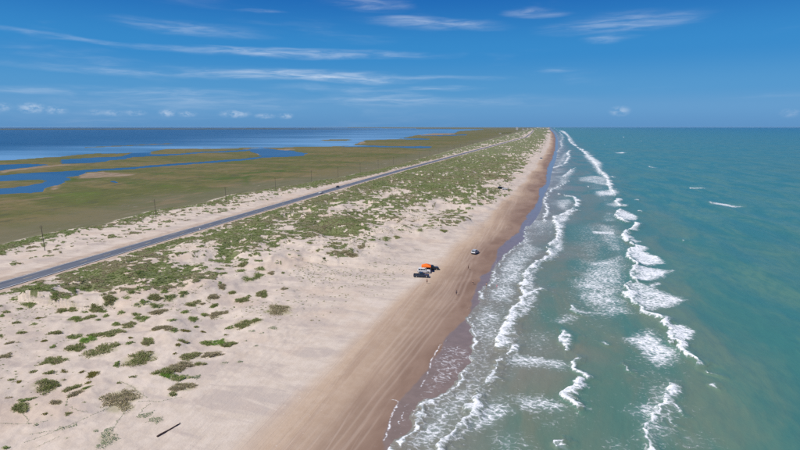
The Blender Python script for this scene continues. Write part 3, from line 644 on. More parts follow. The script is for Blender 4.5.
# clumps that stand alone on the open sand: frame x, y of the middle, width, height in the frame, kind
CLUMPS = """29,305,11,7,g 76,319,13,8,g 55,304,10,5,g 70,304,10,7,g 62,311,12,4,m 72,310,9,6,m 34,324,7,3,g 55,333,13,3,m 16,323,9,2,m 53,347,6,4,g 75,337,14,6,g 87,340,14,11,b 99,335,18,6,m 112,333,18,9,m
76,348,16,9,m 101,350,33,12,m 54,361,24,9,m 6,356,10,5,d 1,336,4,5,m 2,316,5,3,g 1,306,4,4,g 117,365,7,6,g 106,316,7,4,g 98,320,6,2,g 90,317,11,5,m 116,324,8,5,g 96,309,13,6,m 103,312,9,3,g 110,306,15,6,m 85,308,6,3,g
47,386,24,11,m 21,408,16,8,m 26,400,13,4,g 71,389,15,5,m 86,388,9,3,g 93,375,14,6,y 88,383,6,3,y 50,373,10,3,m 76,394,15,4,d 121,400,33,23,d 56,403,9,6,d 68,414,7,4,m 64,428,11,4,v 75,425,5,3,v 67,438,5,3,v 107,439,20,22,v
96,431,7,4,v 109,429,11,3,v 6,448,7,2,g 19,382,5,3,y 146,415,17,6,v 156,420,15,8,v 131,293,7,5,g 127,298,7,4,g 142,302,7,3,g 165,292,10,6,g 155,299,14,5,m 170,299,14,5,g 183,293,10,6,g 143,307,17,4,g 157,306,14,5,g
121,313,7,4,g 136,315,9,4,g 142,319,14,7,g 158,312,18,6,d 129,325,16,6,m 122,332,8,5,m 172,320,9,5,g 185,312,8,8,g 193,319,13,6,g 193,304,17,5,m 168,328,10,7,d 174,330,9,6,g 148,342,14,8,m 160,328,20,5,d 185,331,10,3,y
196,327,4,3,m 214,306,10,4,g 204,315,8,4,g 216,315,16,7,d 226,313,6,6,d 214,296,9,5,d 232,293,8,4,m 229,328,9,4,g 238,326,6,4,m 238,300,5,4,g 130,343,10,3,g 131,338,6,2,y 182,341,7,3,m 178,345,5,4,y 140,359,36,12,m
190,356,22,9,m 180,367,34,8,d 207,343,12,8,g 220,343,18,10,b 212,355,20,8,d 228,345,15,8,m 200,364,11,5,m 223,363,10,4,v 238,362,7,3,v 163,372,20,8,m 176,370,18,6,d 166,375,9,7,b 179,378,20,9,g 197,377,12,6,v
183,387,26,9,d 172,395,10,4,m 260,269,14,4,g 258,276,12,7,g 248,280,13,5,g 241,271,11,4,g 242,265,11,4,m 220,283,5,3,g 232,293,7,4,m 213,297,10,5,d 222,288,9,4,d 262,294,16,7,m 249,296,6,3,g 243,300,14,6,m 279,310,32,11,d
246,324,29,8,m 273,328,13,5,v 262,333,6,2,v 252,331,9,3,v 214,306,9,3,m 205,315,6,4,m 202,304,5,2,d 271,273,9,4,d 283,273,4,2,m 284,289,9,3,d 240,362,8,3,v 10,343,8,2,d 22,333,9,2,m 40,318,9,2,y 44,341,7,2,y 12,380,7,2,m
33,372,6,2,m 8,398,6,2,d 36,425,5,2,v 45,414,5,2,y 82,372,8,2,y 64,372,8,3,y 62,380,5,2,m 150,352,7,2,y 120,383,6,2,m 133,377,8,2,m 186,343,6,2,m 203,332,6,2,y 175,354,6,2,y 226,335,7,2,m 246,341,7,2,v 256,346,6,2,v 118,345,6,2,m 20,309,5,2,m 14,298,8,3,g 36,299,9,4,g 6,312,6,3,m 333,246,8,4,m 345,252,12,4,d 361,247,10,4,d 352,255,16,4,d 372,240,9,4,g 386,239,12,5,g 397,237,9,4,m 318,250,6,3,g 310,243,7,4,m 420,230,9,3,g 431,226,8,3,g 444,231,9,3,m 452,216,9,3,m 465,213,7,3,m"""
CL = []
for row in CLUMPS.split():
    a = row.split(','); CL.append((float(a[0]), float(a[1]), float(a[2]), float(a[3]), a[4]))
CLG = []
for (cx, cy, cw, ch, kd) in CL:
    x, y, z = on_ground(cx, cy)
    dist = math.sqrt(x * x + y * y + (H - z) ** 2); mpp = dist / FPX; sn = (H - z) / dist
    hgt = {'g': .34, 'b': .4, 'm': .30, 'd': .27, 'y': .18, 'v': .3}[kd] * (0.7 + 0.6 * min(1, cw * mpp / 4))
    wd = cw * mpp; dp = max(0.9, (ch * mpp - hgt * .6) / sn); dp = min(dp, wd * 1.6 + .6)
    CLG.append((x, y, z, wd * .5, dp * .5, hgt, kd))
def clump_field(x, y):
    c = np.zeros_like(x)
    th = -PSI
    for (cx, cy, cz, rw, rd, hg, kd) in CLG:
        k = (np.abs(x - cx) < rw + rd + 1) & (np.abs(y - cy) < rw + rd + 1)
        if not k.any(): continue
        ax = math.atan2(cx, cy); dx = x[k] - cx; dy = y[k] - cy
        u = (dx * math.cos(ax) - dy * math.sin(ax)) / rw; v = (dx * math.sin(ax) + dy * math.cos(ax)) / rd
        rr = np.sqrt(u * u + v * v) + (fbm(x[k], y[k], 1.8, 3, 131) - .5) * .9
        c[k] = np.maximum(c[k], sstep(1.0, .5, rr) * {'g': .9, 'b': .9, 'm': .75, 'd': .8, 'y': .35, 'v': .35}[kd])
    return c
def land_fn(x, y):
    f = fields(x, y); z = f.pop('z'); wl = f.pop('wl'); f.pop('dens')
    F = np.zeros_like(x); nn = fbm(x, y, 4, 3, 121)
    for P, wd, amp in FILM:
        k = in_box(x, y, P, 4)
        if k.any():
            d, _ = seg_dist(x[k] + (nn[k] - .5) * 1.4, y[k] + (nn[k] - .5) * 2, P); F[k] = np.maximum(F[k], amp * .62 * np.exp(-(d / (wd * .9)) ** 2) * sstep(.25, .6, nn[k] + .1))
    for P, amp in FILMPATCH:
        k = in_box(x, y, P, 6)
        if k.any(): F[k] = np.maximum(F[k], amp * sstep(-1.5, 2.5, sd_poly(x[k], y[k], P) + (nn[k] - .5) * 4))
    f['track'] = track_field(x, y); z = z - .03 * f['track']; f['foam'] = F; f['clump'] = clump_field(x, y)
    f['edge'] = sstep(xm(y) - 95, xm(y) - 5, x + (fbm(x, y, 60, 4, 141) - .5) * 70)
    return z, f, ~((wl > 40) & (x < -230))
ground = tag(link(bpy.data.objects.new('ground', sheet('ground', SH < 12 + RR * .006, land_fn, ground_material()))), kind='structure')
def sea_fn(x, y):
    F, Z = sea_foam(x, y); s_ = np.maximum(x - xf(y), 0); r = np.hypot(x, y)
    sw = .30 * np.sin((x + .10 * y) / 4.6 + 7 * fbm(x, y * .4, 60, 3, 157)) * sstep(20, 90, s_) + (fbm(x, y * .3, 9, 3, 151) - .5) * .5 * sstep(4, 60, s_) + (fbm(x, y * .22, 30, 2, 153) - .5) * .9 * sstep(15, 120, s_)
    dep = np.where(s_ < 20, .006 * s_, np.where(s_ < 90, .12 + (s_ - 20) * .006, .54 + .46 * (1 - np.exp(-(s_ - 90) / 2600))))
    dep = dep + (fbm(x, y, 22, 4, 155) - .5) * .16 * sstep(3, 25, s_) * sstep(260, 90, s_)
    return 0.0 + Z * 1.25 + sw * sstep(9000, 1500, r), {'foam': F, 'depth': np.clip(dep, 0, 1)}, None
sea = tag(link(bpy.data.objects.new('sea', sheet('sea', SH > -1.5 - RR * .003, sea_fn, water_material('sea_water')))), kind='structure')
# lagoon behind the island
lx = np.concatenate([[-39500, -25000, -16000, -10000, -7000, -5000, -3500], np.arange(-2600, -219, 60.)]); ly = np.concatenate([[-39500, -9000, -2000], np.arange(-200, 2600, 60.), np.arange(2600, 10000, 300.), [14000, 22000, 39500]])
LX, LY = np.meshgrid(lx, ly, indexing='ij'); li = np.arange(LX.size).reshape(LX.shape)
LQ = np.stack([li[:-1, :-1], li[1:, :-1], li[1:, 1:], li[:-1, 1:]], -1).reshape(-1, 4)
lxr, lyr = LX.ravel(), LY.ravel()
nearl = np.where(lxr > xl(lyr) + 40, .12, np.exp(-(np.maximum(xl(lyr) - lxr, 0) / (240 + np.maximum(lyr, 0) * .20)) ** 2))
nearl = np.clip(nearl * (0.75 + .6 * fbm(lxr, lyr, 500, 3, 161)), 0, 1)
lagoon = tag(link(bpy.data.objects.new('lagoon', mesh_np('lagoon', np.stack([lxr, lyr, np.full(lxr.shape, .1)], 1), LQ, water_material('lagoon_water', True), True, {'near': nearl}))), kind='structure')

# ---------------------------------------------------------------- road
asph, t, b = material('asphalt', .75, spec=.35)
P = t.pos(); n1 = t.noise(t.mapping(P, scale=(1.3, .05, 1)), 1, 4, .6); n2 = t.noise(P, .9, 5, .7)
c = t.mix(t.ramp(n1, .35, .65), (0.085, 0.098, 0.125), (0.125, 0.138, 0.162)); c = t.mix(t.ramp(n2, .5, .75, 0, .4), c, (0.165, 0.17, 0.18)); n3 = t.noise(t.mapping(P, scale=(.35, .03, 1)), 1, 5, .7); t.put(b.inputs['Base Color'], t.mix(t.ramp(n3, .60, .72, 0, .55), c, (0.34, 0.28, 0.22)))
def paint(name, col):
    mt, t, b = material(name, .6, spec=.3); n = t.noise(t.pos(), .8, 4, .7)
    t.put(b.inputs['Base Color'], t.mix(t.ramp(n, .52, .7, 0, .6), col, (.30, .29, .28))); return mt
white_paint, yellow_paint = paint('white_road_paint', (.68, .68, .66)), paint('yellow_road_paint', (.58, .45, .20))
ry = np.concatenate([np.arange(-400, 700, 10.), np.geomspace(700, 9800, 90)])
def strip(name, x0, x1, z, mat, parent=None, ys=ry):
    c = xr(ys); n = len(ys)
    V = np.concatenate([np.stack([c + x0, ys, np.full(n, z)], 1), np.stack([c + x1, ys, np.full(n, z)], 1)])
    i = np.arange(n - 1); Q = np.stack([i, i + n, i + n + 1, i + 1], 1)
    o = link(bpy.data.objects.new(name, mesh_np(name, V, Q, mat, False))); o.parent = parent; return o
road = tag(strip('road', -4.35, 4.35, 2.34, asph), kind='structure')
strip('edge_line', -3.95, -3.68, 2.352, white_paint, road); strip('edge_line', 3.68, 3.95, 2.352, white_paint, road)
V = []; Q = []
for y0 in np.arange(-100, 1500, 12.2):
    for s in (0,):
        k = len(V); c0, c1 = xr(y0), xr(y0 + 3.4)
        V += [(c0 - .1, y0, 2.352), (c0 + .1, y0, 2.352), (c1 + .1, y0 + 3.4, 2.352), (c1 - .1, y0 + 3.4, 2.352)]; Q.append((k, k + 1, k + 2, k + 3))
o = link(bpy.data.objects.new('centre_line', mesh_np('centre_line', V, Q, yellow_paint, False))); o.parent = road; o['kind'] = 'stuff'

# ---------------------------------------------------------------- the mainland across the lagoon
fsm, t, b = material('far_land', .9); t.put(b.inputs['Base Color'], t.mix(t.ramp(t.noise(t.pos(), .004, 4, .6), .4, .6), (.045, .065, .055), (.07, .085, .07)))
bmh = np.radians(np.linspace(-62, -17, 140)) ; V = []; Q = []
for i, a in enumerate(bmh):
    hh = 16 * sstep(0, .3, np.array([(140 - i) / 140.]))[0] * (.6 + .8 * fbm(np.array([a * 300.]), np.array([1.]), 3, 4, 171)[0])
    for rr_, zz in ((12000, 0.0), (12250, hh * .8), (12800, hh), (13800, 0.0)): V.append((rr_ * math.sin(a), rr_ * math.cos(a), zz))
    if i:
        for j in range(3): Q.append((4 * i - 4 + j, 4 * i + j, 4 * i + j + 1, 4 * i - 3 + j))
tag(link(bpy.data.objects.new('far_shore', mesh_np('far_shore', V, np.array(Q)[:, ::-1], fsm))), kind='structure')

# ---------------------------------------------------------------- sea air
hz = bpy.data.materials.new('haze_air'); hz.use_nodes = True; hn = NT(hz.node_tree); hn.n.clear()
pv = hn.new('ShaderNodeVolumePrincipled'); pv.inputs['Color'].default_value = (.52, .78, 1, 1); pv.inputs['Density'].default_value = 1.1e-5; pv.inputs['Anisotropy'].default_value = .2
ho = hn.new('ShaderNodeOutputMaterial'); hn.l.new(pv.outputs[0], ho.inputs['Volume'])
bm = bmesh.new(); bmesh.ops.create_cube(bm, size=1.0); bmesh.ops.scale(bm, vec=(80400, 80400, 62), verts=bm.verts); bmesh.ops.translate(bm, vec=(0, 0, 27.5), verts=bm.verts)
me = bpy.data.meshes.new('haze'); bm.to_mesh(me); bm.free(); me.materials.append(hz)
tag(link(bpy.data.objects.new('haze', me)), kind='stuff')
# ---------------------------------------------------------------- plants
def leaf_material(name, cols, dry, dryness):
    mt, t, b = material(name, .65, spec=.25)
    g = t.new('ShaderNodeNewGeometry'); rnd = g.outputs['Random Per Island']; P = g.outputs['Position']
    n = t.noise(P, .45, 3, .6); nf = t.noise(P, 1.1, 3, .6)
    c = t.mix(t.ramp(t.math('ADD', t.math('MULTIPLY', rnd, .6), t.math('MULTIPLY', nf, .5)), .25, .85), cols[0], cols[1])
    c = t.mix(t.math('MULTIPLY', t.ramp(t.math('ADD', rnd, t.math('MULTIPLY', t.math('SUBTRACT', n, .5), 1.6)), 1 - dryness - .08, 1 - dryness + .08), .9), c, dry)
    t.put(b.inputs['Base Color'], c)
    tr = t.new('ShaderNodeBsdfTranslucent'); t.put(tr.inputs['Color'], c); ms = t.new('ShaderNodeMixShader'); ms.inputs[0].default_value = .45
    t.l.new(b.outputs[0], ms.inputs[1]); t.l.new(tr.outputs[0], ms.inputs[2]); t.l.new(ms.outputs[0], t.n['Material Output'].inputs['Surface'])
    return mt
LEAF = {'g': leaf_material('shrub_leaves', ((.17, .25, .05), (.28, .36, .10)), (.38, .34, .18), .2),
        'b': leaf_material('bright_leaves', ((.16, .30, .04), (.27, .43, .075)), (.33, .34, .12), .08),
        'm': leaf_material('mixed_grass', ((.22, .275, .08), (.33, .355, .13)), (.47, .40, .25), .38),
        'd': leaf_material('dry_grass', ((.32, .30, .15), (.43, .38, .22)), (.50, .42, .29), .5),
        'y': leaf_material('yellow_herb', ((.25, .22, .05), (.33, .28, .08)), (.2, .21, .06), .4),
        'v': leaf_material('vine_leaves', ((.16, .25, .12), (.25, .34, .17)), (.33, .31, .18), .12)}
def leaves(rng, n, rw, rd, hg, kd):
    """n leaf or blade faces spread through a ragged mound of half width rw, half depth rd and height hg"""
    k = int(n * 2.6) + 12
    u = rng.uniform(-1.3, 1.3, k); v = rng.uniform(-1.3, 1.3, k)
    ph = rng.uniform(0, 6.28, 4); th = np.arctan2(v, u)
    lim = .80 + .17 * np.sin(2 * th + ph[0]) + .15 * np.sin(3 * th + ph[1]) + .10 * np.sin(5 * th + ph[2]) + .07 * np.sin(9 * th + ph[3])
    ox, oy = rng.uniform(0, 900, 2)
    lump = .6 * fbm(u * rw + ox, v * rd + oy, 1.5, 3, 5) + .4 * fbm(u * rw + ox, v * rd + oy, .6, 2, 7)
    rho = np.hypot(u, v) / lim
    keep = (rng.random(k) < sstep(1.2, .55, rho)) & (lump + .16 * (1 - rho) > rng.uniform(.36, .56, k))
    u, v, lim, lump = [a[keep][:n] for a in (u, v, lim, lump)]; n = len(u)
    dome = np.sqrt(np.clip(1 - (np.hypot(u, v) / lim) ** 2, 0, 1)) * .7 + .22
    top = hg * dome * (.1 + 1.25 * lump)
    cx, cy = u * rw, v * rd
    a = rng.uniform(0, 6.283, n)
    if kd in 'mdy':
        hh = top * rng.uniform(.7, 1.5, n) + .06; w_ = rng.uniform(.035, .085, n); lean = rng.uniform(.6, 2.0, n) * hh
        ca, sa = np.cos(a), np.sin(a); b2 = a + rng.uniform(.6, 2.4, n)
        tx, ty = cx + np.cos(b2) * lean, cy + np.sin(b2) * lean
        z0 = np.full(n, -.05)
        P = np.stack([np.stack([cx - ca * w_, cy - sa * w_, z0], 1), np.stack([cx + ca * w_, cy + sa * w_, z0], 1),
                      np.stack([tx + ca * w_ * .7, ty + sa * w_ * .7, hh], 1), np.stack([tx - ca * w_ * .7, ty - sa * w_ * .7, hh * .96], 1)], 1)
    else:
        s = rng.uniform(.08, .16, n) * (.75 if kd == 'v' else 1.0); z = top * rng.uniform(.35, 1.05, n) + .02
        if kd == 'v': z = z * .6 + .03
        e1 = np.stack([np.cos(a), np.sin(a), rng.uniform(-.3, .3, n)], 1)
        e2 = np.stack([-np.sin(a), np.cos(a), rng.uniform(-.5, .5, n)], 1)
        c = np.stack([cx, cy, z], 1); s = s[:, None]
        P = np.stack([c - e1 * s, c - e2 * s * .62, c + e1 * s, c + e2 * s * .62], 1)
    return P.reshape(-1, 3), np.arange(n * 4).reshape(-1, 4)
def one_piece(V):
    """drop stray leaves that do not touch the main clump"""
    L = V.reshape(-1, 4, 3); cell = np.floor(L[:, 0, :2] / (.24 if len(V) > 2000 else .17)).astype(int); occ = {}
    for i, c in enumerate(map(tuple, cell)): occ.setdefault(c, []).append(i)
    seen = set(); best = []
    for c in occ:
        if c in seen: continue
        st = [c]; seen.add(c); comp = []
        while st:
            a = st.pop(); comp += occ[a]
            for dx in (-1, 0, 1):
                for dy in (-1, 0, 1):
                    b_ = (a[0] + dx, a[1] + dy)
                    if b_ in occ and b_ not in seen: seen.add(b_); st.append(b_)
        if len(comp) > len(best): best = comp
    L = L[best]; return L.reshape(-1, 3), np.arange(len(L) * 4).reshape(-1, 4)
NAMES = {'g': 'low_shrub', 'b': 'leafy_shrub', 'm': 'grass_clump', 'd': 'dry_grass_clump', 'y': 'yellow_herb', 'v': 'creeping_vine'}
CATS = {'g': 'shrub', 'b': 'shrub', 'm': 'grass clump', 'd': 'grass clump', 'y': 'herb', 'v': 'vine'}
LAB = {('g', 0): 'small dark green shrub on pale dune sand', ('g', 1): 'broad dark green shrub spreading over pale dune sand', ('b', 0): 'bright green leafy shrub among duller dune plants', ('b', 1): 'bright green leafy shrub among duller dune plants',
       ('m', 0): 'small clump of mixed green and straw coloured grass on sand', ('m', 1): 'wide mat of mixed green and straw coloured grass on sand', ('d', 0): 'small tuft of dry brown grass on dune sand', ('d', 1): 'wide patch of dry brown grass on dune sand',
       ('y', 0): 'thin yellowing herb patch on bare sand', ('y', 1): 'wider yellowing herb patch on bare sand', ('v', 0): 'small grey green creeping plant on open sand', ('v', 1): 'wide grey green creeping plant on open sand'}
GRP = {'g': 'dark green shrubs on the dunes', 'b': 'bright green shrubs on the dunes', 'm': 'mixed grass clumps on the dunes', 'd': 'dry grass patches on the dunes', 'y': 'yellowing herbs on the sand', 'v': 'creeping plants on the sand'}
SPECIAL = {(87, 340): 'bright green leafy shrub between two long olive grass mats', (220, 343): 'bright green leafy shrub at the seaward end of the shrubs, beside dry grass', (166, 375): 'small bright green shrub in front of the dark green shrub and dry grass', (121, 400): 'squarish brown and green grass patch just inland of the driftwood log', (107, 439): 'tall loose grey green plant on the bare sand, tallest of its kind',
           (101, 350): 'widest mat of green grass on the open sand, with a dry fringe', (279, 310): 'long olive brown grass patch on smooth sand, nearest the wheel marks',
           (246, 324): 'crescent shaped green grass patch with a long thin tail', (183, 387): 'matted dry brown grass below the thick dark green shrubs'}
NOUN = {'g': 'dark green shrub', 'b': 'bright green shrub', 'm': 'mixed grass clump', 'd': 'dry brown grass patch', 'y': 'yellowing herb patch', 'v': 'grey green creeping plant'}
def size_word(c): return 'tiny' if c[3] < .8 else 'small' if c[3] < 1.5 else 'middling' if c[3] < 2.6 else 'wide' if c[3] < 4 else 'huge'
def describe(i):
    c = CLG[i]; others = sorted((math.hypot(c[0] - o_[0], c[1] - o_[1]), j) for j, o_ in enumerate(CLG) if j != i)
    d, j = others[0]; o_ = CLG[j]
    w_ = size_word(c) + (' long' if c[3] > 1.9 * c[4] else ' round' if c[3] < 1.15 * c[4] else '')
    gap = d - c[3] - o_[3]
    rel = 'touching a' if gap < .3 else 'close beside a' if gap < 1.6 else 'a few steps from a' if gap < 4 else 'standing clear of a'
    ob = size_word(o_) + ' ' + NOUN[o_[6]]
    return (w_ + ' ' + NOUN[c[6]] + ' ' + rel + ' ' + ob)
rngc = np.random.default_rng(5)
for i, (cx, cy, cz, rw, rd, hg, kd) in enumerate(CLG):
    dist = math.hypot(cx, cy); area = 3.14 * rw * rd
    n = int(np.clip(area * {'g': 95, 'b': 110, 'm': 120, 'd': 130, 'y': 90, 'v': 40}[kd] * min(1, (150 / dist)), 40, 2600))
    V, Q = leaves(rngc, n, rw, rd, hg, kd); V, Q = one_piece(V)
    kx = math.atan2(cx, cy); ck, sk = math.cos(-kx), math.sin(-kx)
    W = V.copy(); W[:, 0] = V[:, 0] * ck - V[:, 1] * sk; W[:, 1] = V[:, 0] * sk + V[:, 1] * ck
    zz = fields(W[::4, 0] + cx, W[::4, 1] + cy)['z'] - cz; W[:, 2] += np.repeat(zz, 4)
    o = link(bpy.data.objects.new(NAMES[kd], mesh_np(NAMES[kd], W, Q, LEAF[kd], False))); o.location = (cx, cy, cz)
    big = 1 if rw > 2.3 else 0
    sp = SPECIAL.get((int(CL[i][0]), int(CL[i][1])))
    lb = sp or describe(i)
    tag(o, lb, CATS[kd], GRP[kd])
# runners of beach vine lying over the sand
def runner(pts, label):
    ctr = [np.array(on_ground(*p)) for p in pts]; V = []; Q = []
    def quad(a, b_, c_, d_): k = len(V); V.extend([a, b_, c_, d_]); Q.append((k, k + 1, k + 2, k + 3))
    for a, b_ in zip(ctr[:-1], ctr[1:]):
        L = np.linalg.norm(b_ - a); ns = max(2, int(L / .35)); dr = (b_ - a) / L; sd_ = np.array([-dr[1], dr[0], 0])
        wob = [rngc.uniform(-.12, .12) for _ in range(ns + 1)]
        ptsl = [a + (b_ - a) * (j / ns) + sd_ * wob[j] for j in range(ns + 1)]
        for p_ in ptsl: p_[2] = level(p_[0], p_[1]) + .035
        for p0, p1 in zip(ptsl[:-1], ptsl[1:]):
            quad(p0 - sd_ * .016, p0 + sd_ * .016, p1 + sd_ * .016, p1 - sd_ * .016)
            for _ in range(3):
                if rngc.random() < .5:
                    c = p0 + (p1 - p0) * rngc.random() + sd_ * rngc.uniform(-.16, .16); c[2] += .05; a_ = rngc.uniform(0, 6.28); s = rngc.uniform(.05, .11)
                    e = np.array([math.cos(a_), math.sin(a_), rngc.uniform(-.3, .3)]) * s; g_ = np.array([-math.sin(a_), math.cos(a_), rngc.uniform(-.3, .3)]) * s * .7
                    quad(c - e, c - g_, c + e, c + g_)
    V = np.array(V); org = V.mean(0); org[2] = V[:, 2].min()
    o = link(bpy.data.objects.new('vine_runner', mesh_np('vine_runner', V - org, np.array(Q), LEAF['v'], False))); o.location = org
    tag(o, label, 'vine', 'beach vine runners')
RUN = 'thin green vine runner trailing across open sand'
for p in ([(-2, 423), (18, 424), (36, 423), (48, 421)], [(30, 434), (45, 432), (58, 430), (72, 424), (88, 417)], [(24, 443), (40, 437), (56, 431), (60, 426)], [(90, 416), (104, 410), (116, 404)], [(126, 410), (118, 421), (114, 428)],
          [(137, 402), (148, 401), (160, 402), (170, 399), (182, 397)], [(35, 448), (50, 441), (60, 436)], [(66, 405), (68, 398), (70, 392)], [(22, 412), (27, 418), (29, 424)], [(70, 407), (80, 411), (88, 412)], [(120, 381), (133, 388), (147, 398)], [(150, 404), (143, 409), (138, 416)]):
    runner(p, RUN)
# the closed plant cover of the dunes
def tuft(kd, seed):
    rng = np.random.default_rng(seed)
    V, Q = leaves(rng, {'g': 52, 'm': 60, 'd': 56}[kd], .72, .72, {'g': .30, 'm': .28, 'd': .25}[kd], kd)
    return bpy.data.objects.new('tuft_source', mesh_np('tuft_' + kd, V, Q, LEAF[kd], False))
cand = 330000
px_ = RNG.uniform(-275, -15, cand); py_ = 70 + RNG.random(cand) ** 1.35 * 930
kk = (np.abs(np.degrees(np.arctan2(px_, py_) + PSI)) < 44)
px_, py_ = px_[kk], py_[kk]
ff = fields(px_, py_); vg0 = ff['veg']
pr = RNG.random(len(px_))
ok = (ff['veg'] > .5) & (ff['marsh'] < .5) & (pr < np.clip(1.15 - py_ / 960, .04, 1) * np.clip(vg0 * 1.3, .3, 1))
px_, py_, pz_, vg = px_[ok], py_[ok], ff['z'][ok], ff['veg'][ok]
tone = fbm(px_, py_, 26, 3, 201) + (fbm(px_, py_, 5, 2, 203) - .5) * .7 + RNG.normal(0, .07, len(px_))
kinds = {'g': tone > .46, 'm': (tone <= .46) & (tone > .37), 'd': tone <= .37}
def scatter(name, kd, sel, src):
    n = int(sel.sum()); me = bpy.data.meshes.new(name)
    me.vertices.add(n); me.vertices.foreach_set('co', np.stack([px_[sel], py_[sel], pz_[sel] - .05], 1).astype(np.float32).ravel())
    sc = RNG.uniform(.4, .95, n) * (.75 + .4 * vg[sel]) * (1 + np.clip(py_[sel] - 300, 0, 700) / 1400)
    for nm, a in (('sc', sc), ('rz', RNG.uniform(0, 6.283, n))):
        q_ = me.attributes.new(nm, 'FLOAT', 'POINT'); q_.data.foreach_set('value', a.astype(np.float32))
    o = link(bpy.data.objects.new(name, me))
    ng = bpy.data.node_groups.new(name, 'GeometryNodeTree')
    ng.interface.new_socket('Geometry', in_out='INPUT', socket_type='NodeSocketGeometry'); ng.interface.new_socket('Geometry', in_out='OUTPUT', socket_type='NodeSocketGeometry')
    N = ng.nodes; L = ng.links
    gi = N.new('NodeGroupInput'); go = N.new('NodeGroupOutput'); ip = N.new('GeometryNodeInstanceOnPoints'); oi = N.new('GeometryNodeObjectInfo')
    oi.inputs['Object'].default_value = src; oi.inputs['As Instance'].default_value = True
    a1 = N.new('GeometryNodeInputNamedAttribute'); a1.data_type = 'FLOAT'; a1.inputs['Name'].default_value = 'sc'
    a2 = N.new('GeometryNodeInputNamedAttribute'); a2.data_type = 'FLOAT'; a2.inputs['Name'].default_value = 'rz'
    cx = N.new('ShaderNodeCombineXYZ'); L.new(a2.outputs['Attribute'], cx.inputs[2])
    L.new(gi.outputs[0], ip.inputs['Points']); L.new(oi.outputs['Geometry'], ip.inputs['Instance']); L.new(cx.outputs[0], ip.inputs['Rotation']); L.new(a1.outputs['Attribute'], ip.inputs['Scale'])
    L.new(ip.outputs[0], go.inputs[0])
    md = o.modifiers.new('scatter', 'NODES'); md.node_group = ng
    tag(o, kind='stuff')
for kd, nm in (('g', 'dune_shrubs'), ('m', 'dune_grass'), ('d', 'dry_dune_grass')):
    half = RNG.random(len(px_)) < .5
    scatter(nm, kd, kinds[kd] & half, tuft(kd, 3)); scatter(nm, kd, kinds[kd] & ~half, tuft(kd, 4))
# tiny scattered plants on the open sand between the clumps
c2 = 26000
px_ = RNG.uniform(-190, -50, c2); py_ = RNG.uniform(70, 330, c2)
d2 = fbm(px_, py_, 20, 3, 221) + (fbm(px_, py_, 4, 3, 223) - .5) * .9
inn = sstep(xv(py_) + 75, xv(py_) + 5, px_ + (fbm(px_, py_, 30, 2, 225) - .5) * 30) * (px_ > xr(py_) + 9)
ok = (RNG.random(c2) < inn * sstep(.47, .72, d2) * .9)
px_, py_ = px_[ok], py_[ok]; pz_ = fields(px_, py_)['z']; vg = np.full(len(px_), -.1); hg_ = fbm(px_, py_, 9, 2, 227) + RNG.normal(0, .08, len(px_)) > .5
scatter('seedlings_on_sand', 'm', ~hg_, tuft('m', 6)); scatter('seedlings_on_sand', 'g', hg_, tuft('g', 7))
# ---------------------------------------------------------------- things on the ground
def empty(name, loc, rz=0.0, label=None, cat=None, group=None):
    o = link(bpy.data.objects.new(name, None)); o.location = loc; o.rotation_euler = (0, 0, rz); o.empty_display_size = .3
    return tag(o, label, cat, group)
def part(name, bm, mat, parent, smooth=False):
    me = bpy.data.meshes.new(name); bmesh.ops.recalc_face_normals(bm, faces=bm.faces); bm.to_mesh(me); bm.free()
    if smooth:
        for p in me.polygons: p.use_smooth = True
    me.materials.append(mat); o = link(bpy.data.objects.new(name, me)); o.parent = parent; return o
def box(bm, x0, x1, y0, y1, z0, z1, bev=0.0):
    vs_ = [bm.verts.new((x, y, z)) for z in (z0, z1) for y in (y0, y1) for x in (x0, x1)]
    fs = [bm.faces.new([vs_[i] for i in f]) for f in ((0, 2, 3, 1), (4, 5, 7, 6), (0, 1, 5, 4), (2, 6, 7, 3), (0, 4, 6, 2), (1, 3, 7, 5))]
    if bev: bmesh.ops.bevel(bm, geom=list({e for f in fs for e in f.edges}), offset=bev, segments=2, affect='EDGES')
    return bm
def rod(bm, a, b, r0, r1=None, n=10):
    a, b = Vector(a), Vector(b); r1 = r0 if r1 is None else r1; d = (b - a).normalized()
    u = d.orthogonal().normalized(); v = d.cross(u)
    A_ = [bm.verts.new(a + (u * math.cos(t) + v * math.sin(t)) * r0) for t in [2 * math.pi * k / n for k in range(n)]]
    B_ = [bm.verts.new(b + (u * math.cos(t) + v * math.sin(t)) * r1) for t in [2 * math.pi * k / n for k in range(n)]]
    for k in range(n): bm.faces.new([A_[k], A_[(k + 1) % n], B_[(k + 1) % n], B_[k]])
    bm.faces.new(A_[::-1]); bm.faces.new(B_); return bm
def N(): return bmesh.new()
def copy_tree(o, parent=None):
    c = o.copy(); link(c)
    if parent: c.parent = parent
    for ch in list(o.children): copy_tree(ch, c)
    return c
GLASS = worn('dark_window_glass', (.015, .02, .025), .08, .6); RUBBER = worn('tyre_rubber', (.02, .02, .021), .85, .2); ALLOY = worn('wheel_alloy', (.45, .46, .47), .35, .5, .7)
LAMP = worn('headlight_glass', (.75, .76, .76), .15, .6); TAIL = worn('tail_light_red', (.35, .02, .02), .25, .5); TRIM = worn('black_trim', (.03, .03, .032), .6, .3); CHROME = worn('bumper_metal', (.5, .51, .52), .3, .5, .8)
PAINT = {k: worn('car_paint_' + k, c, .28, .55, 0.0, .05, 2) for k, c in {'white': (.72, .72, .71), 'black': (.022, .025, .032), 'navy': (.028, .042, .07), 'silver': (.42, .44, .46), 'blue': (.04, .11, .20), 'grey': (.16, .17, .18), 'red': (.3, .03, .03)}.items()}

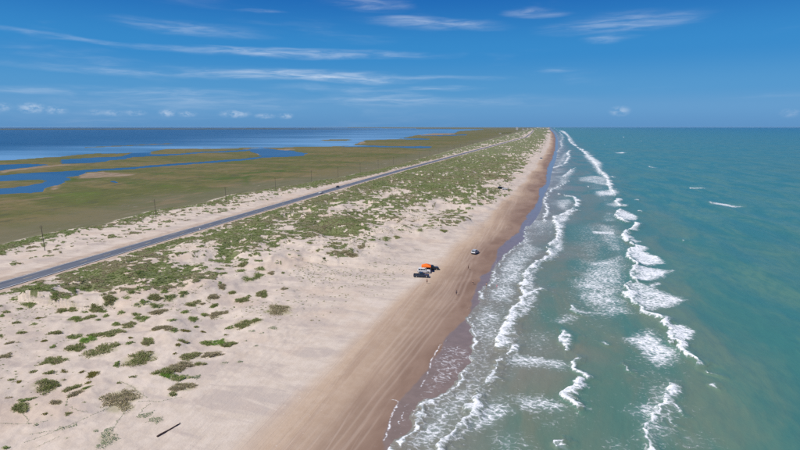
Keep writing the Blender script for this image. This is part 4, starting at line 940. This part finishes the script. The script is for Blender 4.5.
def vehicle(name, kind, paint):
    """x forward; a body with wheel arches, a glazed cabin, wheels, lamps and bumpers"""
    root = empty(name, (0, 0, 0))
    L, W, hb, ht = {'pickup': (5.7, 2.0, 1.12, 1.86), 'suv': (4.85, 1.94, 1.08, 1.80), 'car': (4.6, 1.8, .92, 1.46)}[kind]
    x0, x1 = -L / 2, L / 2; hood = {'pickup': 1.08, 'suv': 1.04, 'car': .86}[kind]; wr = {'pickup': .41, 'suv': .39, 'car': .33}[kind]
    ax = (x1 - .95, x0 + (1.15 if kind == 'pickup' else .95)); zb = .34 if kind != 'car' else .24
    cab = {'pickup': (-.75, 1.25), 'suv': (x0 + .06, 1.0), 'car': (x0 + .75, .95)}[kind]       # beltline rear and front
    rear_top = hb if kind != 'pickup' else .70
    prof = [(x0, zb + .12), (x0, hb - .12 if kind != 'pickup' else .66), (x0 + .08, rear_top), (cab[0] - (.12 if kind == 'pickup' else 0), rear_top)]
    if kind == 'pickup': prof += [(cab[0] - .1, hb)]
    prof += [(cab[1] + .1, hb), (x1 - .35, hood), (x1 - .06, hood - .14), (x1, hood - .45), (x1 - .02, zb + .1), (x1 - .1, zb)]
    for c in ax:
        prof += [(c + wr * 1.18, zb)] + [(c + wr * 1.18 * math.cos(t), max(zb, wr + wr * 1.18 * math.sin(t))) for t in np.linspace(.25, math.pi - .25, 7)] + [(c - wr * 1.18, zb)]
    prof += [(x0 + .08, zb)]
    bm = N(); lo = [bm.verts.new((x, -W / 2, z)) for x, z in prof]; hi = [bm.verts.new((x, W / 2, z)) for x, z in prof]
    bm.faces.new(lo); bm.faces.new(hi[::-1]); n = len(prof)
    top_edges = []
    for k in range(n):
        f = bm.faces.new([lo[k], hi[k], hi[(k + 1) % n], lo[(k + 1) % n]])
    es = [e for e in bm.edges if abs(e.verts[0].co.y - e.verts[1].co.y) < 1e-5 and min(e.verts[0].co.z, e.verts[1].co.z) > .62]
    bmesh.ops.bevel(bm, geom=es, offset=.07, segments=2, affect='EDGES')
    part('body', bm, PAINT[paint], root)
    # cabin
    ins = .17; zr = ht; rx0 = cab[0] + {'pickup': .22, 'suv': .28, 'car': .55}[kind]; rx1 = cab[1] - {'pickup': .75, 'suv': .72, 'car': .75}[kind]
    w0 = W / 2 - .05; w1 = W / 2 - ins; z0 = hb - .03
    P0 = [Vector((cab[0], -w0, z0)), Vector((cab[1], -w0, z0)), Vector((cab[1], w0, z0)), Vector((cab[0], w0, z0))]
    P1 = [Vector((rx0, -w1, zr)), Vector((rx1, -w1, zr)), Vector((rx1, w1, zr)), Vector((rx0, w1, zr))]
    bm = N(); a = [bm.verts.new(p) for p in P0]; b_ = [bm.verts.new(p) for p in P1]
    bm.faces.new(a[::-1]); bm.faces.new(b_)
    for k in range(4): bm.faces.new([a[k], a[(k + 1) % 4], b_[(k + 1) % 4], b_[k]])
    bmesh.ops.bevel(bm, geom=[e for e in bm.edges if min(v.co.z for v in e.verts) > zr - .01], offset=.06, segments=2, affect='EDGES')
    part('cabin', bm, PAINT[paint], root)
    def pane(nm, k, s0, s1, t0, t1):
        A0, A1, B0, B1 = P0[k], P0[(k + 1) % 4], P1[k], P1[(k + 1) % 4]
        f = lambda s, t_: (A0.lerp(A1, s)).lerp(B0.lerp(B1, s), t_)
        q_ = [f(s0, t0), f(s1, t0), f(s1, t1), f(s0, t1)]; nrm = (q_[1] - q_[0]).cross(q_[3] - q_[0]).normalized()
        bm = N(); o1 = [bm.verts.new(p + nrm * .012) for p in q_]; o2 = [bm.verts.new(p - nrm * .02) for p in q_]
        bm.faces.new(o1); bm.faces.new(o2[::-1])
        for j in range(4): bm.faces.new([o1[j], o2[j], o2[(j + 1) % 4], o1[(j + 1) % 4]])
        part(nm, bm, GLASS, root)
    pane('windscreen', 1, .05, .95, .08, .9); pane('rear_window', 3, .07, .93, .25, .9)
    sp = [(.05, .46), (.51, .93)] if kind != 'suv' else [(.05, .30), (.34, .62), (.66, .93)]
    for s0, s1 in sp: pane('side_window', 0, s0, s1, .22, .88); pane('side_window', 2, 1 - s1, 1 - s0, .22, .88)
    if kind == 'pickup':
        bx0, bx1 = x0 + .05, cab[0] - .14
        for y_ in (-1, 1):
            bm = N(); box(bm, bx0, bx1, y_ * (W / 2 - .03) - .04, y_ * (W / 2 - .03) + .04, .68, hb - .01, .02); part('bed_side', bm, PAINT[paint], root)
        bm = N(); box(bm, x0, x0 + .07, -W / 2 + .08, W / 2 - .08, .66, hb - .02, .02); part('tailgate', bm, PAINT[paint], root)
        bm = N(); box(bm, bx0 + .05, bx1, -W / 2 + .1, W / 2 - .1, .69, .73); part('bed_floor', bm, TRIM, root)
    for cx in ax:
        for s in (-1, 1):
            wy = s * (W / 2 - .14)
            wh = empty('wheel', (cx, wy, wr)); wh.parent = root
            bm = N(); rod(bm, (0, -.12, 0), (0, .12, 0), wr, n=20); bmesh.ops.bevel(bm, geom=[e for e in bm.edges if abs(e.verts[0].co.y - e.verts[1].co.y) < 1e-4], offset=.03, segments=2, affect='EDGES'); part('tyre', bm, RUBBER, wh)
            bm = N(); rod(bm, (0, s * .10, 0), (0, s * .135, 0), wr * .66, wr * .58, 14); part('rim', bm, ALLOY, wh)
    for s in (-1, 1):
        bm = N(); box(bm, x1 - .16, x1 - .01, s * (W / 2 - .28) - .17, s * (W / 2 - .28) + .17, hood - .38, hood - .2, .03); part('headlight', bm, LAMP, root)
        bm = N(); box(bm, x0 - .012, x0 + .1, s * (W / 2 - .12) - .08, s * (W / 2 - .12) + .08, hb - .42, hb - .14, .02); part('tail_light', bm, TAIL, root)
        bm = N(); box(bm, cab[1] - .32, cab[1] - .16, s * (W / 2 + .07) - .09, s * (W / 2 + .07) + .09, hb + .02, hb + .17, .03); part('door_mirror', bm, TRIM, root)
    bm = N(); box(bm, x1 - .12, x1 + .05, -W / 2 + .04, W / 2 - .04, zb + .04, zb + .26, .04); part('front_bumper', bm, CHROME if kind == 'pickup' else TRIM, root)
    bm = N(); box(bm, x0 - .06, x0 + .1, -W / 2 + .04, W / 2 - .04, zb + .06, zb + .26, .04); part('rear_bumper', bm, CHROME if kind == 'pickup' else TRIM, root)
    bm = N(); box(bm, x1 - .05, x1 + .012, -W / 2 + .5, W / 2 - .5, hood - .42, hood - .2, .02); part('grille', bm, TRIM, root)
    return root
def place(root, px, py, heading, label, cat, group=None, z=None, xy=None):
    if xy: x, y = xy; zz = level(x, y) if z is None else z
    else:
        x, y, zz = on_ground(px, py) if z is None else (*at(px, py, z), z)
    root.location = (x, y, zz - .02 if z is None else zz); root.rotation_euler = (0, 0, R(heading))
    tag(root, label, cat, group); return root
# heading: 0 = nose to the sea (+X), 90 = away along the coast
navy_truck = place(vehicle('pickup_truck', 'pickup', 'navy'), 421.3, 277.0, 10, 'dark blue pickup truck parked on the beach in front of the white vehicle', 'pickup truck')
place(vehicle('parked_suv', 'suv', 'white'), 424.0, 272.6, 14, 'white sport utility vehicle parked between the dark pickup and the orange canopy', 'car')
place(vehicle('parked_suv', 'suv', 'black'), 432.5, 269.6, 20, 'black sport utility vehicle parked beside the orange canopy', 'car')
silver = place(vehicle('beach_car', 'suv', 'silver'), 475, 253.4, 76, 'silver car driving alone along the damp sand', 'car')
dsuv = place(copy_tree(bpy.data.objects['parked_suv.001']), 500.6, 188.6, 35, 'dark vehicle parked beside a white one on the dry beach', 'car')
wcar = place(vehicle('parked_car', 'car', 'white'), 504.8, 188.9, 15, 'white car parked next to a dark vehicle on dry beach', 'car')
bcar = place(vehicle('parked_car', 'suv', 'blue'), 541.5, 158.6, 20, 'blue vehicle parked alone far up the dry beach', 'car')
wp = place(vehicle('pickup_truck', 'pickup', 'white'), 0, 0, -90, 'white pickup truck driving on the paved road', 'pickup truck', None, 2.345, (float(xr(402)) - 2.0 + 3.9, 402))
wp.rotation_euler.z = R(90)
dc = place(vehicle('road_car', 'car', 'navy'), 0, 0, -90, 'dark blue car driving on the paved road', 'car', None, 2.345, (float(xr(447)) - 1.9, 447))
fw_ = place(copy_tree(wcar), 0, 0, 100, 'white car standing on the road verge where the road bends', 'car', None, None, (float(xr(2560)) + 16, 2560))
for (a_, b_, src, hd) in ((552.0, 137.4, dsuv, 40), (551.2, 139.6, wcar, 20), (552.6, 136.4, bcar, 70)):
    place(copy_tree(src), a_, b_, hd, 'tiny far vehicle on the beach near the road bend', 'car', 'far vehicles on the beach')

# orange pop-up canopy
ORANGE = worn('orange_canvas', (.80, .16, .02), .75, .2, 0, .06, 3); ALU = worn('canopy_pole_metal', (.55, .56, .57), .4, .5, .6)
gx, gy, gz = on_ground(426.2, 271.0)
cn = empty('canopy_tent', (gx, gy, gz), R(12), 'bright orange pop-up canopy tent standing between the parked vehicles', 'canopy tent')
bm = N(); S_, e_, p_ = 1.8, 2.1, 3.0
cor = [bm.verts.new((sx * S_, sy * S_, e_)) for sx, sy in ((-1, -1), (1, -1), (1, 1), (-1, 1))]; val = [bm.verts.new((sx * S_, sy * S_, e_ - .26)) for sx, sy in ((-1, -1), (1, -1), (1, 1), (-1, 1))]
mid = [bm.verts.new(((cor[k].co.x + cor[(k + 1) % 4].co.x) / 2, (cor[k].co.y + cor[(k + 1) % 4].co.y) / 2, e_ + .05)) for k in range(4)]; ap = bm.verts.new((0, 0, p_))
for k in range(4):
    bm.faces.new([cor[k], mid[k], ap]); bm.faces.new([mid[k], cor[(k + 1) % 4], ap]); bm.faces.new([val[k], val[(k + 1) % 4], cor[(k + 1) % 4], mid[k], cor[k]])
bmesh.ops.subdivide_edges(bm, edges=bm.edges, cuts=1)
part('canopy', bm, ORANGE, cn).modifiers.new('thickness', 'SOLIDIFY').thickness = .015
for sx, sy in ((-1, -1), (1, -1), (1, 1), (-1, 1)):
    bm = N(); rod(bm, (sx * (S_ - .06), sy * (S_ - .06), -.05), (sx * (S_ - .06), sy * (S_ - .06), e_ - .02), .028, n=8); box(bm, sx * (S_ - .06) - .07, sx * (S_ - .06) + .07, sy * (S_ - .06) - .07, sy * (S_ - .06) + .07, -.02, .01); part('leg', bm, ALU, cn)
bm = N()
for sx in (-1, 1): rod(bm, (sx * (S_ - .06), -S_ + .06, e_ - .1), (sx * (S_ - .06), S_ - .06, e_ - .1), .018, n=6); rod(bm, (-S_ + .06, sx * (S_ - .06), e_ - .1), (S_ - .06, sx * (S_ - .06), e_ - .1), .018, n=6); rod(bm, (sx * (S_ - .06), sx * (S_ - .06), e_ - .1), (0, 0, p_ - .1), .018, n=6); rod(bm, (sx * (S_ - .06), -sx * (S_ - .06), e_ - .1), (0, 0, p_ - .1), .018, n=6)
part('frame', bm, ALU, cn)
REDC = worn('red_chair_canvas', (.28, .03, .03), .8, .2)
def camp_chair(loc, rz, label):
    c = empty('camp_chair', loc, rz, label, 'chair', 'camp chairs under the canopy')
    bm = N(); box(bm, -.25, .25, -.24, .24, .42, .45, .01); part('seat', bm, REDC, c)
    bm = N(); box(bm, -.27, -.24, -.24, .24, .46, .95, .01); part('backrest', bm, REDC, c)
    for sx in (-1, 1):
        for sy in (-1, 1): bm = N(); rod(bm, (sx * .24, sy * .25, 0), (sx * .24, sy * .25, .64 if sx > 0 else .95), .014, n=6); part('leg', bm, TRIM, c)
        bm = N(); box(bm, -.26, .28, sx * .27 - .03, sx * .27 + .03, .63, .66, .005); part('armrest', bm, TRIM, c)
for dx, dy in ((.9, -.7), (1.05, .35)):
    qx, qy = gx + dx, gy + dy; camp_chair((qx, qy, level(qx, qy)), R(-10), 'dark red folding camp chair in the shade of the orange canopy')

# ---------------------------------------------------------------- people
SKIN = [worn('skin_%d' % i, c, .6, .3) for i, c in enumerate([(.42, .25, .17), (.50, .31, .22), (.30, .17, .11)])]
def cloth(c): return worn('cloth', c, .85, .15, 0, .1, 8)
HAIR = worn('dark_hair', (.03, .02, .015), .6, .3); EYE = worn('eye', (.03, .03, .03), .3, .5)
def skin_mesh(name, joints, edges, mat, parent, root=0, sub=1):
    me = bpy.data.meshes.new(name); me.from_pydata([j[:3] for j in joints], edges, [])
    o = link(bpy.data.objects.new(name, me)); me.materials.append(mat)
    o.modifiers.new('skin', 'SKIN')
    if not me.skin_vertices: 
        bpy.context.view_layer.objects.active = o; bpy.ops.object.select_all(action='DESELECT'); o.select_set(True)
        me.attributes.active
    sv = me.skin_vertices[0].data
    for k, j in enumerate(joints): sv[k].radius = (j[3], j[4] if len(j) > 4 else j[3]); sv[k].use_root = (k == root)
    o.modifiers['skin'].use_smooth_shade = True
    sm = o.modifiers.new('smooth', 'SUBSURF'); sm.levels = sub; sm.render_levels = sub
    o.parent = parent; return o
def person(px, py, face, pose, top, bottom, skin, label, group=None, dz=0.0, h=1.72, xy=None):
    x, y, z = on_ground(px, py)
    root = empty('person', (x, y, z + dz), R(face), label, 'person', group)
    s = h / 1.75
    st = {'stand': (.10, .12, .02, -.02), 'walk': (.10, .10, .26, -.26), 'arms': (.11, .13, .03, 0), 'crouch': (.12, .12, .05, 0)}[pose]
    fl, bl = st[2], st[3]                                     # how far each foot is set forward (x)
    J = []; E_ = []
    def j(x, y, z, r, r2=None, to=None):
        J.append((x * s, y * s, z * s, r * s, (r2 or r) * s))
        if to is not None: E_.append((to, len(J) - 1))
        return len(J) - 1
    pel = j(0, 0, .95, .15, .11); wst = j(0, 0, 1.12, .135, .10, pel); ch = j(0, 0, 1.32, .165, .11, wst); ubk = j(0, 0, 1.44, .12, .08, ch); nk = j(.005, 0, 1.52, .055, .055, ubk)
    hd0 = j(.02, 0, 1.60, .072, .085, nk); hd1 = j(.02, 0, 1.69, .078, .092, hd0)
    j(.115, 0, 1.625, .014, None, hd0)                         # nose
    for sd_ in (-1, 1):
        j(.02, sd_ * .088, 1.63, .014, None, hd0)              # ears
        f = fl if sd_ > 0 else bl
        hip = j(0, sd_ * .095, .88, .095, .095, pel); kn = j(f * .55 + .02, sd_ * .11, .50, .062, .066, hip); an = j(f, sd_ * .11, .09, .04, .042, kn); j(f + .15, sd_ * .125, .035, .036, .03, an)
        sh = j(0, sd_ * .19, 1.42, .058, .058, ubk)
        if pose == 'arms': el_ = j(.06, sd_ * .33, 1.22, .042, None, sh); wr_ = j(.22, sd_ * .22, 1.30, .03, None, el_); dirn = Vector((.9, -sd_ * .3, .3))
        else:
            sw = -f * .55; el_ = j(sw * .6 - .02, sd_ * .25, 1.14, .042, None, sh); wr_ = j(sw + .05, sd_ * .27, .90, .03, None, el_); dirn = Vector((.25, 0, -.97))
        b0 = Vector(J[wr_][:3]) / s; dirn.normalize(); pm = b0 + dirn * .07
        pa = j(pm.x, pm.y, pm.z, .034, .02, wr_)
        acr = dirn.cross(Vector((0, sd_, 0))).normalized()
        for q_, ln in ((-.03, .070), (-.01, .082), (.01, .076), (.03, .060)):
            k1 = pm + acr * q_ + dirn * ln * .55; k2 = pm + acr * q_ * 1.15 + dirn * ln - Vector((0, sd_ * .018, 0)); a1 = j(k1.x, k1.y, k1.z, .0095, None, pa); j(k2.x, k2.y, k2.z, .008, None, a1)
        tb = b0 + dirn * .035 + acr * .05; a1 = j(tb.x, tb.y, tb.z, .011, None, wr_); tb = tb + dirn * .04 + acr * .015; j(tb.x, tb.y, tb.z, .009, None, a1)
    skin_mesh('body', J, E_, SKIN[skin], root)
    if top is not None:
        T = [(0, 0, .98, .165, .125), (0, 0, 1.12, .155, .118), (0, 0, 1.32, .185, .13), (0, 0, 1.44, .135, .095)]; TE = [(0, 1), (1, 2), (2, 3)]
        for sd_ in (-1, 1):
            e0 = next(q_ for q_ in J if abs(q_[1] / s - sd_ * .19) < 1e-4); k = len(T); T.append((0, sd_ * .20, 1.42, .075, .075)); TE.append((3, k))
            f = fl if sd_ > 0 else bl; sw = -f * .55
            T.append((.03 if pose == 'arms' else sw * .3, sd_ * (.27 if pose == 'arms' else .23), 1.30, .064, .064)); TE.append((k, k + 1))
        skin_mesh('shirt', [tuple(c * s for c in q_) for q_ in T], TE, cloth(top), root)
    B_ = [(0, 0, .97, .165, .125)]; BE = []
    for sd_ in (-1, 1):
        f = fl if sd_ > 0 else bl; k = len(B_); B_.append((0, sd_ * .10, .87, .108, .108)); B_.append((f * .38 + .01, sd_ * .108, .60, .088, .09)); BE += [(0, k), (k, k + 1)]
    skin_mesh('shorts', [tuple(c * s for c in q_) for q_ in B_], BE, cloth(bottom), root)
    bm = N(); bmesh.ops.create_uvsphere(bm, u_segments=14, v_segments=9, radius=1)
    for v in bm.verts:
        if v.co.z < -.15 and v.co.x > -.2: v.co.z = -.1 + v.co.z * .05
        v.co = Vector((v.co.x * .108 + .005, v.co.y * .098, v.co.z * .105 + 1.70)) * s
    part('hair', bm, HAIR, root, True)
    for sd_ in (-1, 1): bm = N(); bmesh.ops.create_uvsphere(bm, u_segments=8, v_segments=6, radius=.012 * s); bmesh.ops.translate(bm, vec=Vector((.098, sd_ * .032, 1.655)) * s, verts=bm.verts); part('eye', bm, EYE, root, True)
    return root
person(427, 283.8, 80, 'stand', (.20, .045, .05), (.05, .05, .06), 0, 'person in a dark red top standing just in front of the parked dark pickup', h=1.75)
person(468.3, 269.8, -20, 'walk', (.03, .03, .04), (.03, .03, .035), 2, 'person in black clothes walking on damp sand towards the water')
person(472.8, 284.5, 10, 'walk', None, (.05, .05, .06), 1, 'bare chested person in dark shorts walking at the edge of the wet sand')
person(456.4, 295.2, -60, 'stand', (.12, .13, .20), (.06, .06, .09), 2, 'person in blue grey clothes standing on the brown sand away from the others')
person(486.2, 287.4, 20, 'arms', None, (.14, .12, .06), 1, 'person with raised forearms wading in the shallow film of water')
person(496.8, 287.6, 60, 'arms', (.75, .05, .22), (.75, .06, .2), 1, 'person in bright pink swimwear wading in the foam', dz=-.18, h=1.3)
person(508.6, 189.0, 0, 'stand', (.05, .05, .06), (.05, .05, .06), 2, 'far person in dark clothes standing beside the parked white car')

# ---------------------------------------------------------------- utility poles along the road
WOOD = worn('weathered_pole_wood', (.11, .092, .075), .85, .15, 0, .25, 1.5); INS = worn('insulator_glaze', (.10, .07, .06), .3, .5)
def pole_proto():
    r = empty('utility_pole', (0, 0, 0))
    bm = N(); rod(bm, (0, 0, -1), (0, 0, 11.0), .15, .10, 12); part('shaft', bm, WOOD, r)
    bm = N(); box(bm, -1.0, 1.0, -.16, -.05, 10.25, 10.40, .01); part('crossarm', bm, WOOD, r)
    for x in (-.9, .9): bm = N(); rod(bm, (x, -.1, 10.40), (x, -.1, 10.58), .05, .035, 8); part('insulator', bm, INS, r)
    bm = N(); rod(bm, (0, 0, 11.0), (0, 0, 11.25), .05, .04, 8); part('insulator', bm, INS, r)
    for s in (-1, 1): bm = N(); rod(bm, (s * .6, -.12, 10.27), (0, -.17, 9.6), .025, n=6); part('brace', bm, WOOD, r)
    return r
proto = pole_proto(); k = 0
px_pole = [(181.9, -208.4, 'leaning wooden utility pole among sparse bushes, largest of the roadside line')] + [(y, -221 + 6 * math.sin(i * 1.7), None) for i, y in enumerate([264, 336, 409, 481, 550, 622, 694, 768, 842, 916, 992, 1068, 1146, 1225, 1306, 1390, 1480, 1575])]
for y, x, lab in px_pole:
    x = -208.4 if lab else (-218 if y < 900 else float(xr(y)) - 46)
    o = proto if k == 0 else copy_tree(proto); k += 1
    o.location = (x, y, level(x, y)); o.rotation_euler = (R(1.5) if not lab else R(0.5), R(-2.5) if lab else R(random.uniform(-1, 1)), R(random.uniform(-8, 8)))
    tag(o, lab or ('plain wooden utility pole standing in the bushes inland of the road' if y < 700 else 'thin far utility pole in the marsh grass beside the road'), 'utility pole', None if lab else ('roadside utility poles' if y < 700 else 'far utility poles'))
# white marker by the road
wx_, wy_ = float(xr(238)) + 5.6, 238.0
mk_ = empty('road_marker', (wx_, wy_, level(wx_, wy_)), R(0), 'small white marker sign on a post at the road edge', 'road sign')
bm = N(); rod(bm, (0, 0, -.3), (0, 0, 1.5), .04, n=8); part('post', bm, ALU, mk_)
bm = N(); box(bm, -.28, .28, -.07, -.045, .95, 1.6, .01); part('plate', bm, worn('white_sign_plate', (.75, .75, .74), .5, .4), mk_)
# driftwood
DRIFT = worn('driftwood', (.085, .055, .045), .9, .15, 0, .35, 4)
a_ = Vector(on_ground(157, 437)); b_ = Vector(on_ground(180, 424)); d_ = b_ - a_
bm = N(); nseg = 9; prev = None
for i in range(nseg + 1):
    t_ = i / nseg; c_ = d_ * t_; c_.z += .10 + .03 * math.sin(t_ * 9); rr_ = .15 * (1 - .45 * t_) + random.uniform(-.02, .02); pr_ = []
    sdv = Vector((-d_.y, d_.x, 0)).normalized()
    for q_ in range(9): aa = q_ * 2 * math.pi / 9; pr_.append(bm.verts.new(c_ + (sdv * math.cos(aa) + Vector((0, 0, 1)) * math.sin(aa)) * rr_ * random.uniform(.85, 1.15)))
    if prev:
        for q_ in range(9): bm.faces.new([prev[q_], prev[(q_ + 1) % 9], pr_[(q_ + 1) % 9], pr_[q_]])
    else: bm.faces.new(pr_[::-1])
    prev = pr_
bm.faces.new(prev)
rod(bm, d_ * .55 + Vector((0, 0, .12)), d_ * .62 + Vector((.25, .3, .3)), .05, .02, 6); rod(bm, d_ * .97 + Vector((0, 0, .1)), d_ * 1.0 + Vector((-.2, .3, .22)), .06, .03, 6)
lg = part('driftwood_log', bm, DRIFT, None); lg.location = a_; tag(lg, 'dark weathered driftwood log lying on bare pale sand', 'log')

# ---------------------------------------------------------------- far buildings
CONC = worn('pale_concrete', (.62, .60, .57), .8, .2, 0, .06, .2); ROOFM = worn('flat_roof_grey', (.34, .33, .32), .85)
def building(x, y, rz, w_, d_, floors, label, grp=None, mat=CONC):
    z = level(x, y); r = empty('far_building', (x, y, z), R(rz), label, 'building', grp)
    hh = floors * 3.2
    bm = N(); box(bm, -w_ / 2, w_ / 2, -d_ / 2, d_ / 2, -1, hh); part('wall', bm, mat, r)
    bm = N(); box(bm, -w_ / 2 - .4, w_ / 2 + .4, -d_ / 2 - .4, d_ / 2 + .4, hh + .004, hh + .8); part('roof', bm, ROOFM, r)
    if floors > 3:
        bm = N(); box(bm, -2.5, 2.5, -2.5, 2.5, hh + .81, hh + 4); part('stair_tower', bm, mat, r)
    for f in range(floors):
        bm = N(); nw = max(2, int(w_ / 6))
        for i in range(nw):
            xx = -w_ / 2 + w_ * (i + .5) / nw; box(bm, xx - 1.4, xx + 1.4, -d_ / 2 - .06, -d_ / 2 + .1, f * 3.2 + .9, f * 3.2 + 2.5)
        part('window_band', bm, GLASS, r)
for (a_, b_, w_, d__, fl_, lb) in ((500.3, 133.8, 16, 12, 2, 'low white building in the far marsh grass beside a dark tree row'), (517, 129.9, 34, 22, 14, 'tall hazy tower block far inland of the road'), (523.2, 129.7, 40, 18, 5, 'pale mid-rise block far away where the road meets the horizon'),
                                (527.5, 129.0, 36, 18, 6, 'pale mid-rise block behind the far road bend'), (541, 128.6, 40, 20, 7, 'pale mid-rise block standing far off by the beach end'), (546, 128.5, 30, 18, 5, 'smallest pale block far off beside the sea')):
    x, y = at(a_, b_, 1.5); building(x, y, 0, w_, d__, fl_, lb)
BARK = worn('tree_bark', (.09, .07, .05), .9)
def small_tree(x, y, hgt, sd_):
    z = level(x, y); r = empty('far_tree', (x, y, z), 0, 'dark green tree in the row beside the low white marsh building', 'tree', 'far trees in the marsh')
    bm = N(); rod(bm, (0, 0, -.5), (0, 0, hgt * .6), .3, .15, 8); rod(bm, (0, 0, hgt * .35), (hgt * .2, 0, hgt * .65), .14, .06, 6); rod(bm, (0, 0, hgt * .4), (-hgt * .2, .3, hgt * .7), .14, .06, 6); part('trunk', bm, BARK, r)
    rg = np.random.default_rng(sd_); nL = 260; u = rg.normal(0, 1, (nL, 3)); u /= np.linalg.norm(u, axis=1)[:, None]; u *= rg.uniform(.5, 1, (nL, 1)) * np.array([hgt * .5, hgt * .5, hgt * .36]); u[:, 2] += hgt * .68
    e1 = rg.normal(0, .4, (nL, 3)); e2 = rg.normal(0, .4, (nL, 3)); Pq = np.stack([u - e1, u - e2, u + e1, u + e2], 1).reshape(-1, 3)
    o = link(bpy.data.objects.new('crown', mesh_np('crown', Pq, np.arange(nL * 4).reshape(-1, 4), LEAF['g'], False))); o.parent = r
for i, a_ in enumerate(np.linspace(502, 511, 9)):
    x, y = at(a_, 133.75 - .02 * i, 1); small_tree(x, y, 7 + (i * 37 % 5), i)
